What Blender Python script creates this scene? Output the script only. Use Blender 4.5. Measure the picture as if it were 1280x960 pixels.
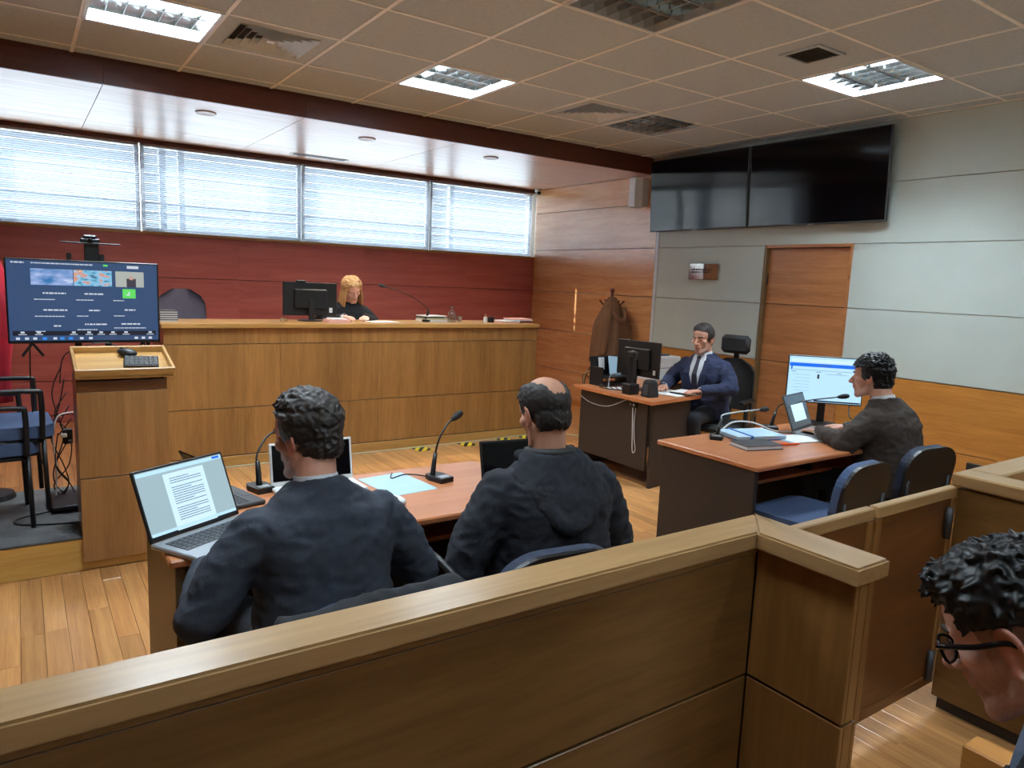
import bpy, bmesh, math, random
from mathutils import Vector, Matrix, Euler, noise
for o in list(bpy.data.objects): bpy.data.objects.remove(o)
SC = bpy.context.scene
COL = SC.collection
PI = math.pi
V = Vector
random.seed(7)

# ------------------------------------------------------------------ camera, world, sun, exposure
CAMH = 1.62
FPX = 898.17
cd = bpy.data.cameras.new('camera'); cam = bpy.data.objects.new('camera', cd); COL.objects.link(cam)
cd.sensor_fit = 'HORIZONTAL'; cd.sensor_width = 36.0; cd.lens = 36.0 * FPX / 1280.0; cd.clip_start = 0.02
_y, _p, _r = 0.603173, -0.140694, -0.0415188
_f = V((math.sin(_y)*math.cos(_p), math.cos(_y)*math.cos(_p), math.sin(_p)))
_rt = V((math.cos(_y), -math.sin(_y), 0)); _dn = _f.cross(_rt)
_r2 = math.cos(_r)*_rt + math.sin(_r)*_dn; _d2 = -math.sin(_r)*_rt + math.cos(_r)*_dn
cm = Matrix((( _r2.x, -_d2.x, -_f.x, 0), (_r2.y, -_d2.y, -_f.y, 0), (_r2.z, -_d2.z, -_f.z, CAMH), (0, 0, 0, 1)))
cam.matrix_world = cm
SC.camera = cam
vs = SC.view_settings
vs.view_transform = 'Standard'; vs.look = 'None'; vs.gamma = 1.0; vs.use_curve_mapping = False
vs.exposure = 0.3
W = bpy.data.worlds.new('sky'); SC.world = W; W.use_nodes = True
bg = W.node_tree.nodes['Background']; bg.inputs[0].default_value = (0.72, 0.86, 1.0, 1); bg.inputs[1].default_value = 1.5
def light(name, kind, loc, direction, energy, color, **kw):
    l = bpy.data.lights.new(name, kind); l.energy = energy; l.color = color
    for k, v in kw.items(): setattr(l, k, v)
    o = bpy.data.objects.new(name, l); COL.objects.link(o); o.location = loc
    o.rotation_euler = V(direction).to_track_quat('-Z', 'Y').to_euler()
    return o
light('sun', 'SUN', (5, 14, 9), (1.65, -1.02, -1.05), 13.0, (1.0, 0.96, 0.90), angle=0.009)
light('daylight', 'AREA', (2.4, 9.75, 2.9), (0, -1, -0.12), 560, (0.80, 0.90, 1.0), shape='RECTANGLE', size=9.0, size_y=2.2)

# ------------------------------------------------------------------ helpers
def lin(c): return tuple((x/12.92 if x <= .04045 else ((x+.055)/1.055)**2.4) for x in [v/255 for v in c])
MATS = {}
def newmat(name):
    m = bpy.data.materials.new(name); m.use_nodes = True
    nt = m.node_tree; b = nt.nodes['Principled BSDF']; MATS[name] = m
    return m, nt, b
def plain(name, rgb, rough=.5, metal=0, var=.06, scale=18, emit=0, bump=0, spec=.5, coat=0):
    m, nt, b = newmat(name); N = nt.nodes; L = nt.links
    c = lin(rgb)
    tc = N.new('ShaderNodeTexCoord'); nz = N.new('ShaderNodeTexNoise'); nz.inputs['Scale'].default_value = scale; nz.inputs['Detail'].default_value = 4
    L.new(tc.outputs['Object'], nz.inputs['Vector'])
    rp = N.new('ShaderNodeValToRGB')
    rp.color_ramp.elements[0].position = .3; rp.color_ramp.elements[1].position = .7
    rp.color_ramp.elements[0].color = (*[x*(1-var) for x in c], 1); rp.color_ramp.elements[1].color = (*[min(1, x*(1+var)) for x in c], 1)
    L.new(nz.outputs['Fac'], rp.inputs['Fac']); L.new(rp.outputs['Color'], b.inputs['Base Color'])
    b.inputs['Roughness'].default_value = rough; b.inputs['Metallic'].default_value = metal
    b.inputs['Specular IOR Level'].default_value = spec; b.inputs['Coat Weight'].default_value = coat
    if emit:
        L.new(rp.outputs['Color'], b.inputs['Emission Color']); b.inputs['Emission Strength'].default_value = emit
    if bump:
        bp = N.new('ShaderNodeBump'); bp.inputs['Strength'].default_value = bump; bp.inputs['Distance'].default_value = .004
        n2 = N.new('ShaderNodeTexNoise'); n2.inputs['Scale'].default_value = scale*14; L.new(tc.outputs['Object'], n2.inputs['Vector'])
        L.new(n2.outputs['Fac'], bp.inputs['Height']); L.new(bp.outputs['Normal'], b.inputs['Normal'])
    return m
def wood(name, dark, lightc, axis='X', rough=.32, across=9, rnd=.12, strips=0, coat=.15, along=.7):
    """veneer: fine streaks along an axis, soft clouds, per-object shade; strips = width of veneer leaves"""
    m, nt, b = newmat(name); N = nt.nodes; L = nt.links
    tc = N.new('ShaderNodeTexCoord'); oi = N.new('ShaderNodeObjectInfo')
    ad = N.new('ShaderNodeVectorMath'); ad.operation = 'MULTIPLY_ADD'
    L.new(oi.outputs['Random'], ad.inputs[0]); ad.inputs[1].default_value = (31, 17, 23); L.new(tc.outputs['Object'], ad.inputs[2])
    mp = N.new('ShaderNodeMapping'); s = {'X': (along, across, across), 'Y': (across, along, across), 'Z': (across, across, along)}[axis]
    mp.inputs['Scale'].default_value = s; L.new(ad.outputs[0], mp.inputs['Vector'])
    n1 = N.new('ShaderNodeTexNoise'); n1.inputs['Scale'].default_value = 1.3; n1.inputs['Detail'].default_value = 7; n1.inputs['Roughness'].default_value = .62; n1.inputs['Distortion'].default_value = .5
    L.new(mp.outputs[0], n1.inputs['Vector'])
    n2 = N.new('ShaderNodeTexNoise'); n2.inputs['Scale'].default_value = 9; n2.inputs['Detail'].default_value = 3
    L.new(mp.outputs[0], n2.inputs['Vector'])
    mx = N.new('ShaderNodeMix'); mx.data_type = 'FLOAT'; mx.inputs[0].default_value = .3; L.new(n1.outputs['Fac'], mx.inputs[2]); L.new(n2.outputs['Fac'], mx.inputs[3])
    rp = N.new('ShaderNodeValToRGB'); rp.color_ramp.elements[0].position = .33; rp.color_ramp.elements[1].position = .66
    rp.color_ramp.elements[0].color = (*lin(dark), 1); rp.color_ramp.elements[1].color = (*lin(lightc), 1)
    L.new(mx.outputs[0], rp.inputs['Fac'])
    hs = N.new('ShaderNodeHueSaturation'); L.new(rp.outputs['Color'], hs.inputs['Color'])
    mr = N.new('ShaderNodeMapRange'); mr.inputs[3].default_value = 1-rnd; mr.inputs[4].default_value = 1+rnd
    L.new(oi.outputs['Random'], mr.inputs[0])
    out = mr.outputs[0]
    if strips:
        sx = N.new('ShaderNodeSeparateXYZ'); L.new(tc.outputs['Object'], sx.inputs[0])
        dv = N.new('ShaderNodeMath'); dv.operation = 'DIVIDE'; dv.inputs[1].default_value = strips; L.new(sx.outputs['X' if axis != 'X' else 'Y'], dv.inputs[0])
        fl = N.new('ShaderNodeMath'); fl.operation = 'FLOOR'; L.new(dv.outputs[0], fl.inputs[0])
        wn = N.new('ShaderNodeTexWhiteNoise'); wn.noise_dimensions = '1D'; L.new(fl.outputs[0], wn.inputs['W'])
        m2 = N.new('ShaderNodeMapRange'); m2.inputs[3].default_value = .86; m2.inputs[4].default_value = 1.12; L.new(wn.outputs['Value'], m2.inputs[0])
        mu = N.new('ShaderNodeMath'); mu.operation = 'MULTIPLY'; L.new(out, mu.inputs[0]); L.new(m2.outputs[0], mu.inputs[1]); out = mu.outputs[0]
    L.new(out, hs.inputs['Value'])
    L.new(hs.outputs['Color'], b.inputs['Base Color'])
    b.inputs['Roughness'].default_value = rough; b.inputs['Coat Weight'].default_value = coat; b.inputs['Coat Roughness'].default_value = .18
    bp = N.new('ShaderNodeBump'); bp.inputs['Strength'].default_value = .06; bp.inputs['Distance'].default_value = .002
    L.new(n2.outputs['Fac'], bp.inputs['Height']); L.new(bp.outputs['Normal'], b.inputs['Normal'])
    return m
def attrmat(name, rough=.55, var=.08, scale=40, sss=0):
    """colour from the mesh's own colour attribute 'tint' (skin, lips, beard) with fine mottling"""
    m, nt, b = newmat(name); N = nt.nodes; L = nt.links
    at = N.new('ShaderNodeAttribute'); at.attribute_name = 'tint'
    tc = N.new('ShaderNodeTexCoord'); nz = N.new('ShaderNodeTexNoise'); nz.inputs['Scale'].default_value = scale; L.new(tc.outputs['Object'], nz.inputs['Vector'])
    mr = N.new('ShaderNodeMapRange'); mr.inputs[3].default_value = 1-var; mr.inputs[4].default_value = 1+var; L.new(nz.outputs['Fac'], mr.inputs[0])
    hs = N.new('ShaderNodeHueSaturation'); L.new(at.outputs['Color'], hs.inputs['Color']); L.new(mr.outputs[0], hs.inputs['Value'])
    L.new(hs.outputs['Color'], b.inputs['Base Color']); b.inputs['Roughness'].default_value = rough
    return m
def glassy(name, tint, alpha):
    m, nt, b = newmat(name); N = nt.nodes; L = nt.links
    t = N.new('ShaderNodeBsdfTransparent'); t.inputs[0].default_value = (*tint, 1)
    g = N.new('ShaderNodeBsdfGlossy'); g.inputs['Roughness'].default_value = .04
    fr = N.new('ShaderNodeLayerWeight'); fr.inputs[0].default_value = .25
    mr = N.new('ShaderNodeMapRange'); mr.inputs[3].default_value = alpha; mr.inputs[4].default_value = .6; L.new(fr.outputs['Facing'], mr.inputs[0])
    mx = N.new('ShaderNodeMixShader'); L.new(mr.outputs[0], mx.inputs[0]); L.new(t.outputs[0], mx.inputs[1]); L.new(g.outputs[0], mx.inputs[2])
    L.new(mx.outputs[0], N['Material Output'].inputs[0])
    return m
def slatmat(name, rgb):
    m, nt, b = newmat(name); N = nt.nodes; L = nt.links
    d = N.new('ShaderNodeBsdfDiffuse'); d.inputs[0].default_value = (*lin(rgb), 1)
    t = N.new('ShaderNodeBsdfTranslucent'); t.inputs[0].default_value = (*lin((232, 238, 246)), 1)
    mx = N.new('ShaderNodeMixShader'); mx.inputs[0].default_value = .35; L.new(d.outputs[0], mx.inputs[1]); L.new(t.outputs[0], mx.inputs[2])
    L.new(mx.outputs[0], N['Material Output'].inputs[0]); return m
def stripesmat(name, c1, c2, freq):
    m, nt, b = newmat(name); N = nt.nodes; L = nt.links
    tc = N.new('ShaderNodeTexCoord'); mp = N.new('ShaderNodeMapping'); mp.inputs['Rotation'].default_value = (0, 0, .75); L.new(tc.outputs['Object'], mp.inputs[0])
    wv = N.new('ShaderNodeTexWave'); wv.inputs['Scale'].default_value = freq; L.new(mp.outputs[0], wv.inputs[0])
    rp = N.new('ShaderNodeValToRGB'); rp.color_ramp.interpolation = 'CONSTANT'; rp.color_ramp.elements[1].position = .5
    rp.color_ramp.elements[0].color = (*lin(c1), 1); rp.color_ramp.elements[1].color = (*lin(c2), 1)
    L.new(wv.outputs['Fac'], rp.inputs[0]); L.new(rp.outputs[0], b.inputs['Base Color']); b.inputs['Roughness'].default_value = .5
    return m
def emitmat(name, rgb, strength, rough=.15):
    m, nt, b = newmat(name); c = lin(rgb)
    b.inputs['Base Color'].default_value = (.02, .02, .02, 1); b.inputs['Emission Color'].default_value = (*c, 1)
    b.inputs['Emission Strength'].default_value = strength; b.inputs['Roughness'].default_value = rough
    return m

wood('wood_bench', (128, 88, 44), (170, 122, 68), 'Z', strips=.31, rnd=.05)
wood('wood_podium', (138, 96, 54), (176, 128, 78), 'Z', strips=.14, rnd=.05)
wood('wood_cap', (150, 116, 76), (182, 146, 100), 'X', rnd=.04, rough=.3)
wood('wood_cap_y', (150, 116, 76), (182, 146, 100), 'Y', rnd=.04, rough=.3)
wood('wood_trim', (160, 116, 60), (196, 150, 86), 'X', rnd=.05)
wood('wood_partition', (102, 72, 36), (134, 98, 54), 'X', rnd=.06, across=7)
wood('wood_partition_y', (102, 72, 36), (134, 98, 54), 'Y', rnd=.06, across=7)
wood('wood_partition_z', (108, 74, 36), (146, 102, 54), 'Z', rnd=.06, across=7)
wood('wood_gate', (92, 56, 28), (122, 78, 42), 'X', rnd=.05, across=7)
wood('wood_red', (160, 80, 74), (190, 104, 96), 'X', rnd=.07, rough=.3)
wood('wood_side', (192, 130, 78), (228, 176, 124), 'Y', rnd=.06, rough=.24, coat=.4)
wood('wood_wainscot', (170, 108, 44), (206, 142, 70), 'Y', rnd=.04, rough=.3)
wood('wood_door', (150, 92, 50), (192, 130, 80), 'Y', rnd=.04, rough=.4)
wood('wood_soffit', (170, 108, 72), (206, 150, 108), 'X', rnd=.06, rough=.3, across=14, coat=0)
wood('wood_fascia', (84, 40, 30), (106, 54, 40), 'X', rnd=.04)
wood('wood_floor', (166, 110, 62), (210, 156, 98), 'Y', rnd=.2, rough=.28, across=22, coat=.3)
wood('wood_desk', (178, 108, 66), (200, 130, 84), 'X', rnd=.03, rough=.3)
wood('wood_plinth', (182, 138, 66), (212, 170, 92), 'X', rnd=.03, rough=.5)
plain('desk_black', (46, 38, 34), .5)
plain('desk_end', (116, 92, 58), .45)
plain('tile', (188, 198, 206), .9, bump=.25, scale=30)
plain('grid', (244, 244, 242), .5)
plain('white_wall', (196, 206, 200), .6, var=.03, scale=3)
plain('wall_plain', (190, 180, 165), .8)
plain('metal_white', (214, 220, 224), .4)
plain('alu', (170, 172, 172), .32, metal=.8)
plain('mirror_alu', (216, 216, 214), .12, metal=1, var=.02)
plain('steel_sign', (206, 196, 186), .16, metal=1, var=.02)
plain('black', (22, 22, 24), .45)
plain('black_gloss', (14, 12, 15), .08, spec=.22)
plain('black_mat', (30, 30, 32), .7, bump=.2)
plain('dark_grey', (58, 60, 64), .5)
plain('carpet', (86, 88, 90), .95, var=.2, scale=9, bump=.5)
plain('blue_fabric', (66, 84, 118), .85, bump=.4)
plain('navy_fabric', (44, 52, 72), .85, bump=.4)
plain('grey_fabric', (96, 92, 108), .9, bump=.4)
plain('red_cloth', (176, 18, 44), .75, var=.25, scale=6)
plain('paper', (226, 228, 230), .8, var=.02)
plain('paper_blue', (176, 206, 226), .7, var=.03)
plain('paper_pink', (226, 170, 156), .8)
plain('blue_plastic', (48, 110, 190), .4)
plain('orange', (238, 92, 30), .4)
plain('yellow', (226, 196, 60), .5)
plain('silver', (160, 164, 170), .35, metal=.5)
plain('white_plastic', (220, 222, 222), .45)
plain('beige_plastic', (196, 192, 160), .5)
plain('coat_brown', (120, 84, 58), .9, var=.12, scale=9, bump=.3)
plain('suit_navy', (48, 54, 66), .85, var=.1, scale=20, bump=.25)
plain('suit_blue', (38, 46, 76), .85, var=.1, scale=20, bump=.25)
plain('suit_brown', (58, 48, 42), .85, var=.12, scale=20, bump=.25)
plain('suit_black', (26, 28, 34), .85, var=.1, scale=20, bump=.25)
plain('hoodie', (34, 36, 44), .92, var=.15, scale=16, bump=.35)
plain('shirt_white', (222, 226, 232), .8, var=.02)
plain('shirt_blue', (150, 178, 214), .8, var=.03)
plain('tie', (34, 32, 52), .6)
plain('trouser', (30, 32, 40), .9)
plain('shoe', (24, 20, 18), .35)
plain('hair_dark', (34, 28, 26), .62, var=.4, scale=60)
plain('hair_grey', (48, 42, 40), .62, var=.45, scale=70)
plain('hair_black', (12, 11, 13), .42, spec=.35, var=.4, scale=60)
plain('hair_blond', (190, 148, 96), .5, var=.25, scale=60)
plain('eye_white', (225, 220, 215), .2)
plain('iris', (40, 26, 18), .2)
plain('cork', (196, 140, 90), .7)
plain('tape', (30, 28, 24), .5)
stripesmat('hazard', (26, 24, 20), (232, 208, 40), 4.2)
attrmat('skin')
glassy('glass', (.93, .97, .98), .05)
glassy('cut_glass', (.86, .9, .93), .3)
glassy('lens', (.86, .88, .9), .08)
slatmat('slat', (226, 230, 236))
emitmat('tube_lit', (205, 238, 255), 9)
plain('tube_off', (180, 184, 188), .3)
emitmat('lamp_warm', (255, 236, 196), 4)
emitmat('tv_bg', (52, 78, 118), .75)
emitmat('tv_bar', (24, 28, 44), .8)
emitmat('tv_text', (205, 214, 226), .8)
emitmat('tv_blue', (50, 130, 220), .9)
emitmat('tv_green', (90, 200, 90), 1.0)
emitmat('tv_pic_blue', (130, 160, 205), .9)
emitmat('tv_pic_sea', (60, 140, 190), .9)
emitmat('tv_pic_tan', (190, 150, 140), .9)
emitmat('tv_pic_wall', (165, 170, 165), .9)
emitmat('tv_pic_suit', (60, 56, 66), .9)
def picmat(name, stops, scale, stretch, strength=.9):
    m, nt, b = newmat(name); N = nt.nodes; L = nt.links
    tc = N.new('ShaderNodeTexCoord'); mp = N.new('ShaderNodeMapping'); mp.inputs['Scale'].default_value = stretch; L.new(tc.outputs['Object'], mp.inputs[0])
    nz = N.new('ShaderNodeTexNoise'); nz.inputs['Scale'].default_value = scale; nz.inputs['Detail'].default_value = 3; L.new(mp.outputs[0], nz.inputs[0])
    rp_ = N.new('ShaderNodeValToRGB'); cr = rp_.color_ramp
    while len(cr.elements) < len(stops): cr.elements.new(.5)
    for e, (p, c) in zip(cr.elements, stops): e.position = p; e.color = (*lin(c), 1)
    L.new(nz.outputs['Fac'], rp_.inputs[0]); L.new(rp_.outputs[0], b.inputs['Emission Color']); b.inputs['Emission Strength'].default_value = strength
    b.inputs['Base Color'].default_value = (.02, .02, .02, 1)
picmat('tv_photo_sea', [(.3, (40, 110, 170)), (.48, (120, 150, 200)), (.6, (150, 170, 215)), (.72, (200, 215, 230))], 14, (1, 1, 2.5))
picmat('tv_photo_town', [(.3, (60, 60, 80)), (.42, (90, 170, 205)), (.55, (150, 190, 220)), (.62, (200, 130, 110)), (.75, (220, 190, 130))], 26, (1, 1, 2))
emitmat('scr_white', (176, 216, 246), 1.0)
emitmat('scr_page', (196, 226, 248), 1.0)
emitmat('scr_grey', (160, 186, 196), .85)
emitmat('scr_blue', (24, 104, 222), 1.0)
emitmat('scr_ink', (84, 104, 130), .8)
emitmat('scr_dark', (70, 84, 96), .6)

class B:
    """collects shapes into one mesh"""
    def __init__(s): s.bm = bmesh.new()
    def _add(s, vs, fs, M=None):
        vv = [s.bm.verts.new(M @ V(v) if M else v) for v in vs]
        for f in fs:
            try: s.bm.faces.new([vv[i] for i in f])
            except ValueError: pass
        return s
    def box(s, c, d, b=0.0, rot=None):
        M = Matrix.Translation(c) @ (Euler(rot).to_matrix().to_4x4() if isinstance(rot, (tuple, list)) else (rot.to_4x4() if rot else Matrix()))
        h = [x/2 for x in d]; b = min(b, min(h)*.98)
        if b <= 0:
            vs = [(sx*h[0], sy*h[1], sz*h[2]) for sx in (-1, 1) for sy in (-1, 1) for sz in (-1, 1)]
            return s._add(vs, [(0, 1, 3, 2), (4, 6, 7, 5), (0, 4, 5, 1), (2, 3, 7, 6), (0, 2, 6, 4), (1, 5, 7, 3)], M)
        vs = []; idx = {}
        for sx in (-1, 1):
            for sy in (-1, 1):
                for sz in (-1, 1):
                    for a in range(3):
                        p = [sx*h[0], sy*h[1], sz*h[2]]; sg = (sx, sy, sz)
                        for k in range(3):
                            if k != a: p[k] -= sg[k]*b
                        idx[(sx, sy, sz, a)] = len(vs); vs.append(p)
        fs = []
        for a in range(3):
            u, w = (a+1) % 3, (a+2) % 3
            for sg in (-1, 1):
                q = []
                for (su, sw) in ((-1, -1), (1, -1), (1, 1), (-1, 1)):
                    k = [0, 0, 0]; k[a] = sg; k[u] = su; k[w] = sw; q.append(idx[(*k, a)])
                fs.append(q if sg > 0 else q[::-1])
            for su in (-1, 1):
                for sw in (-1, 1):
                    k0 = [0, 0, 0]; k0[a] = -1; k0[u] = su; k0[w] = sw; k1 = list(k0); k1[a] = 1
                    fs.append([idx[(*k0, u)], idx[(*k1, u)], idx[(*k1, w)], idx[(*k0, w)]])
        for sx in (-1, 1):
            for sy in (-1, 1):
                for sz in (-1, 1): fs.append([idx[(sx, sy, sz, a)] for a in range(3)])
        return s._add(vs, fs, M)
    def b2(s, x0, x1, y0, y1, z0, z1, b=0.0): return s.box(((x0+x1)/2, (y0+y1)/2, (z0+z1)/2), (abs(x1-x0), abs(y1-y0), abs(z1-z0)), b)
    def rings(s, rs, caps=True, closed=True):
        n = len(rs[0]); vv = [[s.bm.verts.new(p) for p in r] for r in rs]
        for a, b in zip(vv, vv[1:]):
            for i in range(n if closed else n-1):
                j = (i+1) % n
                try: s.bm.faces.new((a[i], a[j], b[j], b[i]))
                except ValueError: pass
        if caps and closed:
            s.bm.faces.new(vv[0][::-1]); s.bm.faces.new(vv[-1])
        return s
    def tube(s, pts, r, n=8, caps=True):
        pts = [V(p) for p in pts]; rr = r if isinstance(r, (list, tuple)) else [r]*len(pts)
        t0 = (pts[1]-pts[0]).normalized(); u = t0.orthogonal().normalized(); rs = []
        for i, p in enumerate(pts):
            t = ((pts[min(i+1, len(pts)-1)]-p).normalized() + (p-pts[max(i-1, 0)]).normalized())
            t = t.normalized() if t.length > 1e-6 else t0
            u = (u - t*u.dot(t)).normalized(); w = t.cross(u)
            rs.append([p + (u*math.cos(a)+w*math.sin(a))*rr[i] for a in [2*PI*k/n for k in range(n)]])
        return s.rings(rs, caps)
    def curve(s, pts, r, n=8, sub=6):
        P = [V(p) for p in pts]; out = []
        for i in range(len(P)-1):
            p0, p1, p2, p3 = P[max(i-1, 0)], P[i], P[i+1], P[min(i+2, len(P)-1)]
            for k in range(sub):
                t = k/sub; out.append(.5*((2*p1)+(p2-p0)*t+(2*p0-5*p1+4*p2-p3)*t*t+(3*p1-p0-3*p2+p3)*t**3))
        out.append(P[-1]); return s.tube(out, r, n)
    def lathe(s, prof, c=(0, 0, 0), n=20, rot=None):
        R = Euler(rot).to_matrix() if rot else Matrix.Identity(3)
        return s.rings([[V(c)+R @ V((r*math.cos(2*PI*k/n), r*math.sin(2*PI*k/n), z)) for k in range(n)] for r, z in prof])
    def prism(s, poly, d0, d1, M=None):
        """polygon in local xy extruded d0..d1 along local z, then M"""
        M = M or Matrix()
        return s.rings([[M @ V((x, y, d)) for x, y in poly] for d in (d0, d1)])
    def ell(s, c, r, rot=None, nu=14, nv=9):
        R = Euler(rot).to_matrix() if rot else Matrix.Identity(3); c = V(c)
        r = (r, r, r) if not isinstance(r, (tuple, list)) else r
        rs = []
        for j in range(nv+1):
            th = PI*(j+.02)/(nv+.04); z = -math.cos(th); q = math.sin(th)
            rs.append([c+R @ V((r[0]*q*math.cos(2*PI*k/nu), r[1]*q*math.sin(2*PI*k/nu), r[2]*z)) for k in range(nu)])
        return s.rings(rs)
    def cone(s, a, b, ra, rb, n=12):
        """tapered capsule"""
        a, b = V(a), V(b); t = (b-a); L = t.length; t = t.normalized() if L > 1e-6 else V((0, 0, 1)); u = t.orthogonal().normalized(); w = t.cross(u); rs = []
        for k in range(5):
            th = -PI/2 + (PI/2)*k/4*.96 + .02; rs.append((a + t*ra*math.sin(th), ra*math.cos(th)))
        for k in range(5):
            th = .02 + (PI/2)*k/4*.96; rs.append((b + t*rb*math.sin(th), rb*math.cos(th)))
        return s.rings([[p+(u*math.cos(2*PI*k/n)+w*math.sin(2*PI*k/n))*r for k in range(n)] for p, r in rs])
    def chain(s, pts, rad, n=12):
        for (a, b), (ra, rb) in zip(zip(pts, pts[1:]), zip(rad, rad[1:])): s.cone(a, b, ra, rb, n)
        return s
    def xf(s, M):
        bmesh.ops.transform(s.bm, matrix=M, verts=s.bm.verts); return s
    def merge(s, other, M=None):
        me = bpy.data.meshes.new('tmp'); other.bm.to_mesh(me)
        n0 = len(s.bm.verts); s.bm.from_mesh(me); bpy.data.meshes.remove(me)
        if M:
            s.bm.verts.ensure_lookup_table(); bmesh.ops.transform(s.bm, matrix=M, verts=s.bm.verts[n0:])
        return s
    def mesh(s, name):
        bmesh.ops.recalc_face_normals(s.bm, faces=s.bm.faces)
        me = bpy.data.meshes.new(name); s.bm.to_mesh(me); s.bm.free(); return me
    def obj(s, name, mat, parent=None, smooth=False, loc=None):
        return mobj(name, s.mesh(name), mat, parent, smooth, loc)
def mobj(name, me, mat, parent=None, smooth=False, loc=None):
    if mat and not me.materials: me.materials.append(MATS[mat])
    if smooth:
        for p in me.polygons: p.use_smooth = True
        if smooth == 'auto':
            me.set_sharp_from_angle(angle=math.radians(40))
    o = bpy.data.objects.new(name, me); COL.objects.link(o)
    if parent: o.parent = parent
    if loc: o.location = loc
    return o
def tag(o, label, cat, group=None):
    o['label'] = label; o['category'] = cat
    if group: o['group'] = group
    return o
def thing(name, label, cat, loc=(0, 0, 0), rz=0, group=None):
    o = bpy.data.objects.new(name, None); COL.objects.link(o); o.empty_display_size = .1
    o.location = loc; o.rotation_euler = (0, 0, rz)
    return tag(o, label, cat, group)
def struct(o): o['kind'] = 'structure'; return o
def copytree(o, parent=None, loc=None, rz=None):
    c = o.copy(); COL.objects.link(c)
    if parent: c.parent = parent
    if loc is not None: c.location = loc
    if rz is not None: c.rotation_euler = (0, 0, rz)
    for ch in o.children: copytree(ch, c)
    return c
def cable(pts, r, label, name='cable', mat='black', group=None):
    return tag(B().curve(pts, r, 6).obj(name, mat, None, True), label, 'cable', group)

# ------------------------------------------------------------------ room dimensions
XR, YB, ZC, XL, YN = 6.2, 8.58, 3.113, -2.7, -2.6      # right wall, back wall, ceiling, left wall, wall behind the camera
ZS, YF = 2.93, 6.27                                     # soffit height, fascia position

# ------------------------------------------------------------------ floor with boards
floor = struct(B().b2(XL-.3, XR+.3, YN-.3, YB+.3, -.12, -.014).obj('floor', 'desk_black'))
def cam_px(p):
    q = V(p)-V((0, 0, CAMH)); d = q.dot(_f); return (640+FPX*q.dot(_r2)/d, 480+FPX*q.dot(_d2)/d, d) if d > .05 else None
lens = [.7, .95, 1.2, 1.45]
PW = .088
plank_me = {}
for L_ in lens: plank_me[L_] = None
cand = []
x = XL
while x < XR-.01:
    y = YN - random.random()*1.2
    while y < YB:
        L_ = random.choice(lens); c = (x+PW/2, y+L_/2)
        p = cam_px((c[0], c[1], 0)); score = -1
        if p and -40 < p[0] < 1320 and p[1] < 990 and y+L_ < YB+.2:
            t = 1.29/max(c[1], .01); zc_ = CAMH*(1-t); xc = c[0]*t
            hid = c[1] > 1.29 and zc_ < .9 and (xc < 1.75 or xc > 3.1)
            if not hid and not (c[1] > 6.3 and c[0] > .8): score = 1/p[2]
        cand.append((score, c, L_)); y += L_
    x += PW
cand.sort(key=lambda q: -q[0])
rest = B(); npl = 0
for sc, c, L_ in cand:
    y0, y1 = max(c[1]-L_/2, YN), min(c[1]+L_/2, YB)
    if y1-y0 < .05: continue
    if sc > 0 and npl < 300 and y0 > YN and y1 < YB:
        if plank_me[L_] is None:
            me = B().box((0, 0, -.007), (PW-.0012, L_-.0012, .014), .0012).mesh('plank'); me.materials.append(MATS['wood_floor']); plank_me[L_] = me
        o = bpy.data.objects.new('plank', plank_me[L_]); COL.objects.link(o); o.parent = floor; o.location = (c[0], c[1], 0); npl += 1
    else: rest.box((c[0], (y0+y1)/2, -.007), (PW-.0012, y1-y0-.0012, .014))
o = rest.obj('plank_field', 'wood_floor', floor); o['kind'] = 'stuff'

# ------------------------------------------------------------------ ceiling: grid, tiles, luminaires
ceil = struct(B().b2(XL-.3, XR+.3, YN-.3, YF+.2, ZC+.32, ZC+.4).obj('ceiling', 'wall_plain'))
GX = [1.09+.7015*k for k in range(-5, 8)]; GY = [3.30+.70*k for k in range(-8, 5)]
GX = [g for g in GX if XL < g < XR]; GY = [g for g in GY if YN < g < YF]
ex = [XL]+GX+[XR]; ey = [YN]+GY+[YF]
LUM = {(.3885, 4.70): 1, (2.493, 4.70): 1, (4.5975, 2.60): 2, (2.493, 2.60): 0, (4.5975, 4.70): 0, (.3885, 2.60): 1, (.3885, .5): 1, (2.493, .5): 1, (4.5975, .5): 1, (.3885, -1.6): 1, (2.493, -1.6): 1, (4.5975, -1.6): 1}
VENT = {(1.09, 4.70): 'v', (3.896, 4.70): 'v', (3.896, 2.60): 's'}
def near(d, x0, y0):
    for k in d:
        if abs(k[0]-x0) < .12 and abs(k[1]-y0) < .12: return k
tile_cache = {}
for i in range(len(ex)-1):
    for j in range(len(ey)-1):
        x0, x1, y0, y1 = ex[i], ex[i+1], ey[j], ey[j+1]
        if near(LUM, x0, y0) or near({k: v for k, v in VENT.items() if v == 'v'}, x0, y0): continue
        key = (round(x1-x0, 3), round(y1-y0, 3))
        if key not in tile_cache:
            me = B().box((0, 0, .008), (key[0]-.014, key[1]-.014, .016)).mesh('ceiling_tile'); me.materials.append(MATS['tile']); tile_cache[key] = me
        o = bpy.data.objects.new('ceiling_tile', tile_cache[key]); COL.objects.link(o); o.parent = ceil; o.location = ((x0+x1)/2, (y0+y1)/2, ZC+.004)
for g in GX: B().b2(g-.012, g+.012, YN, YF, ZC, ZC+.004).b2(g-.003, g+.003, YN, YF, ZC+.004, ZC+.03).obj('grid_runner', 'grid', ceil)
for g in GY: B().b2(XL, XR, g-.0115, g+.0115, ZC+.0004, ZC+.0038).obj('grid_runner', 'grid', ceil)
B().b2(XR-.03, XR, YN, YF, ZC-.0004, ZC+.004).obj('edge_angle', 'grid', ceil)

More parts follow.
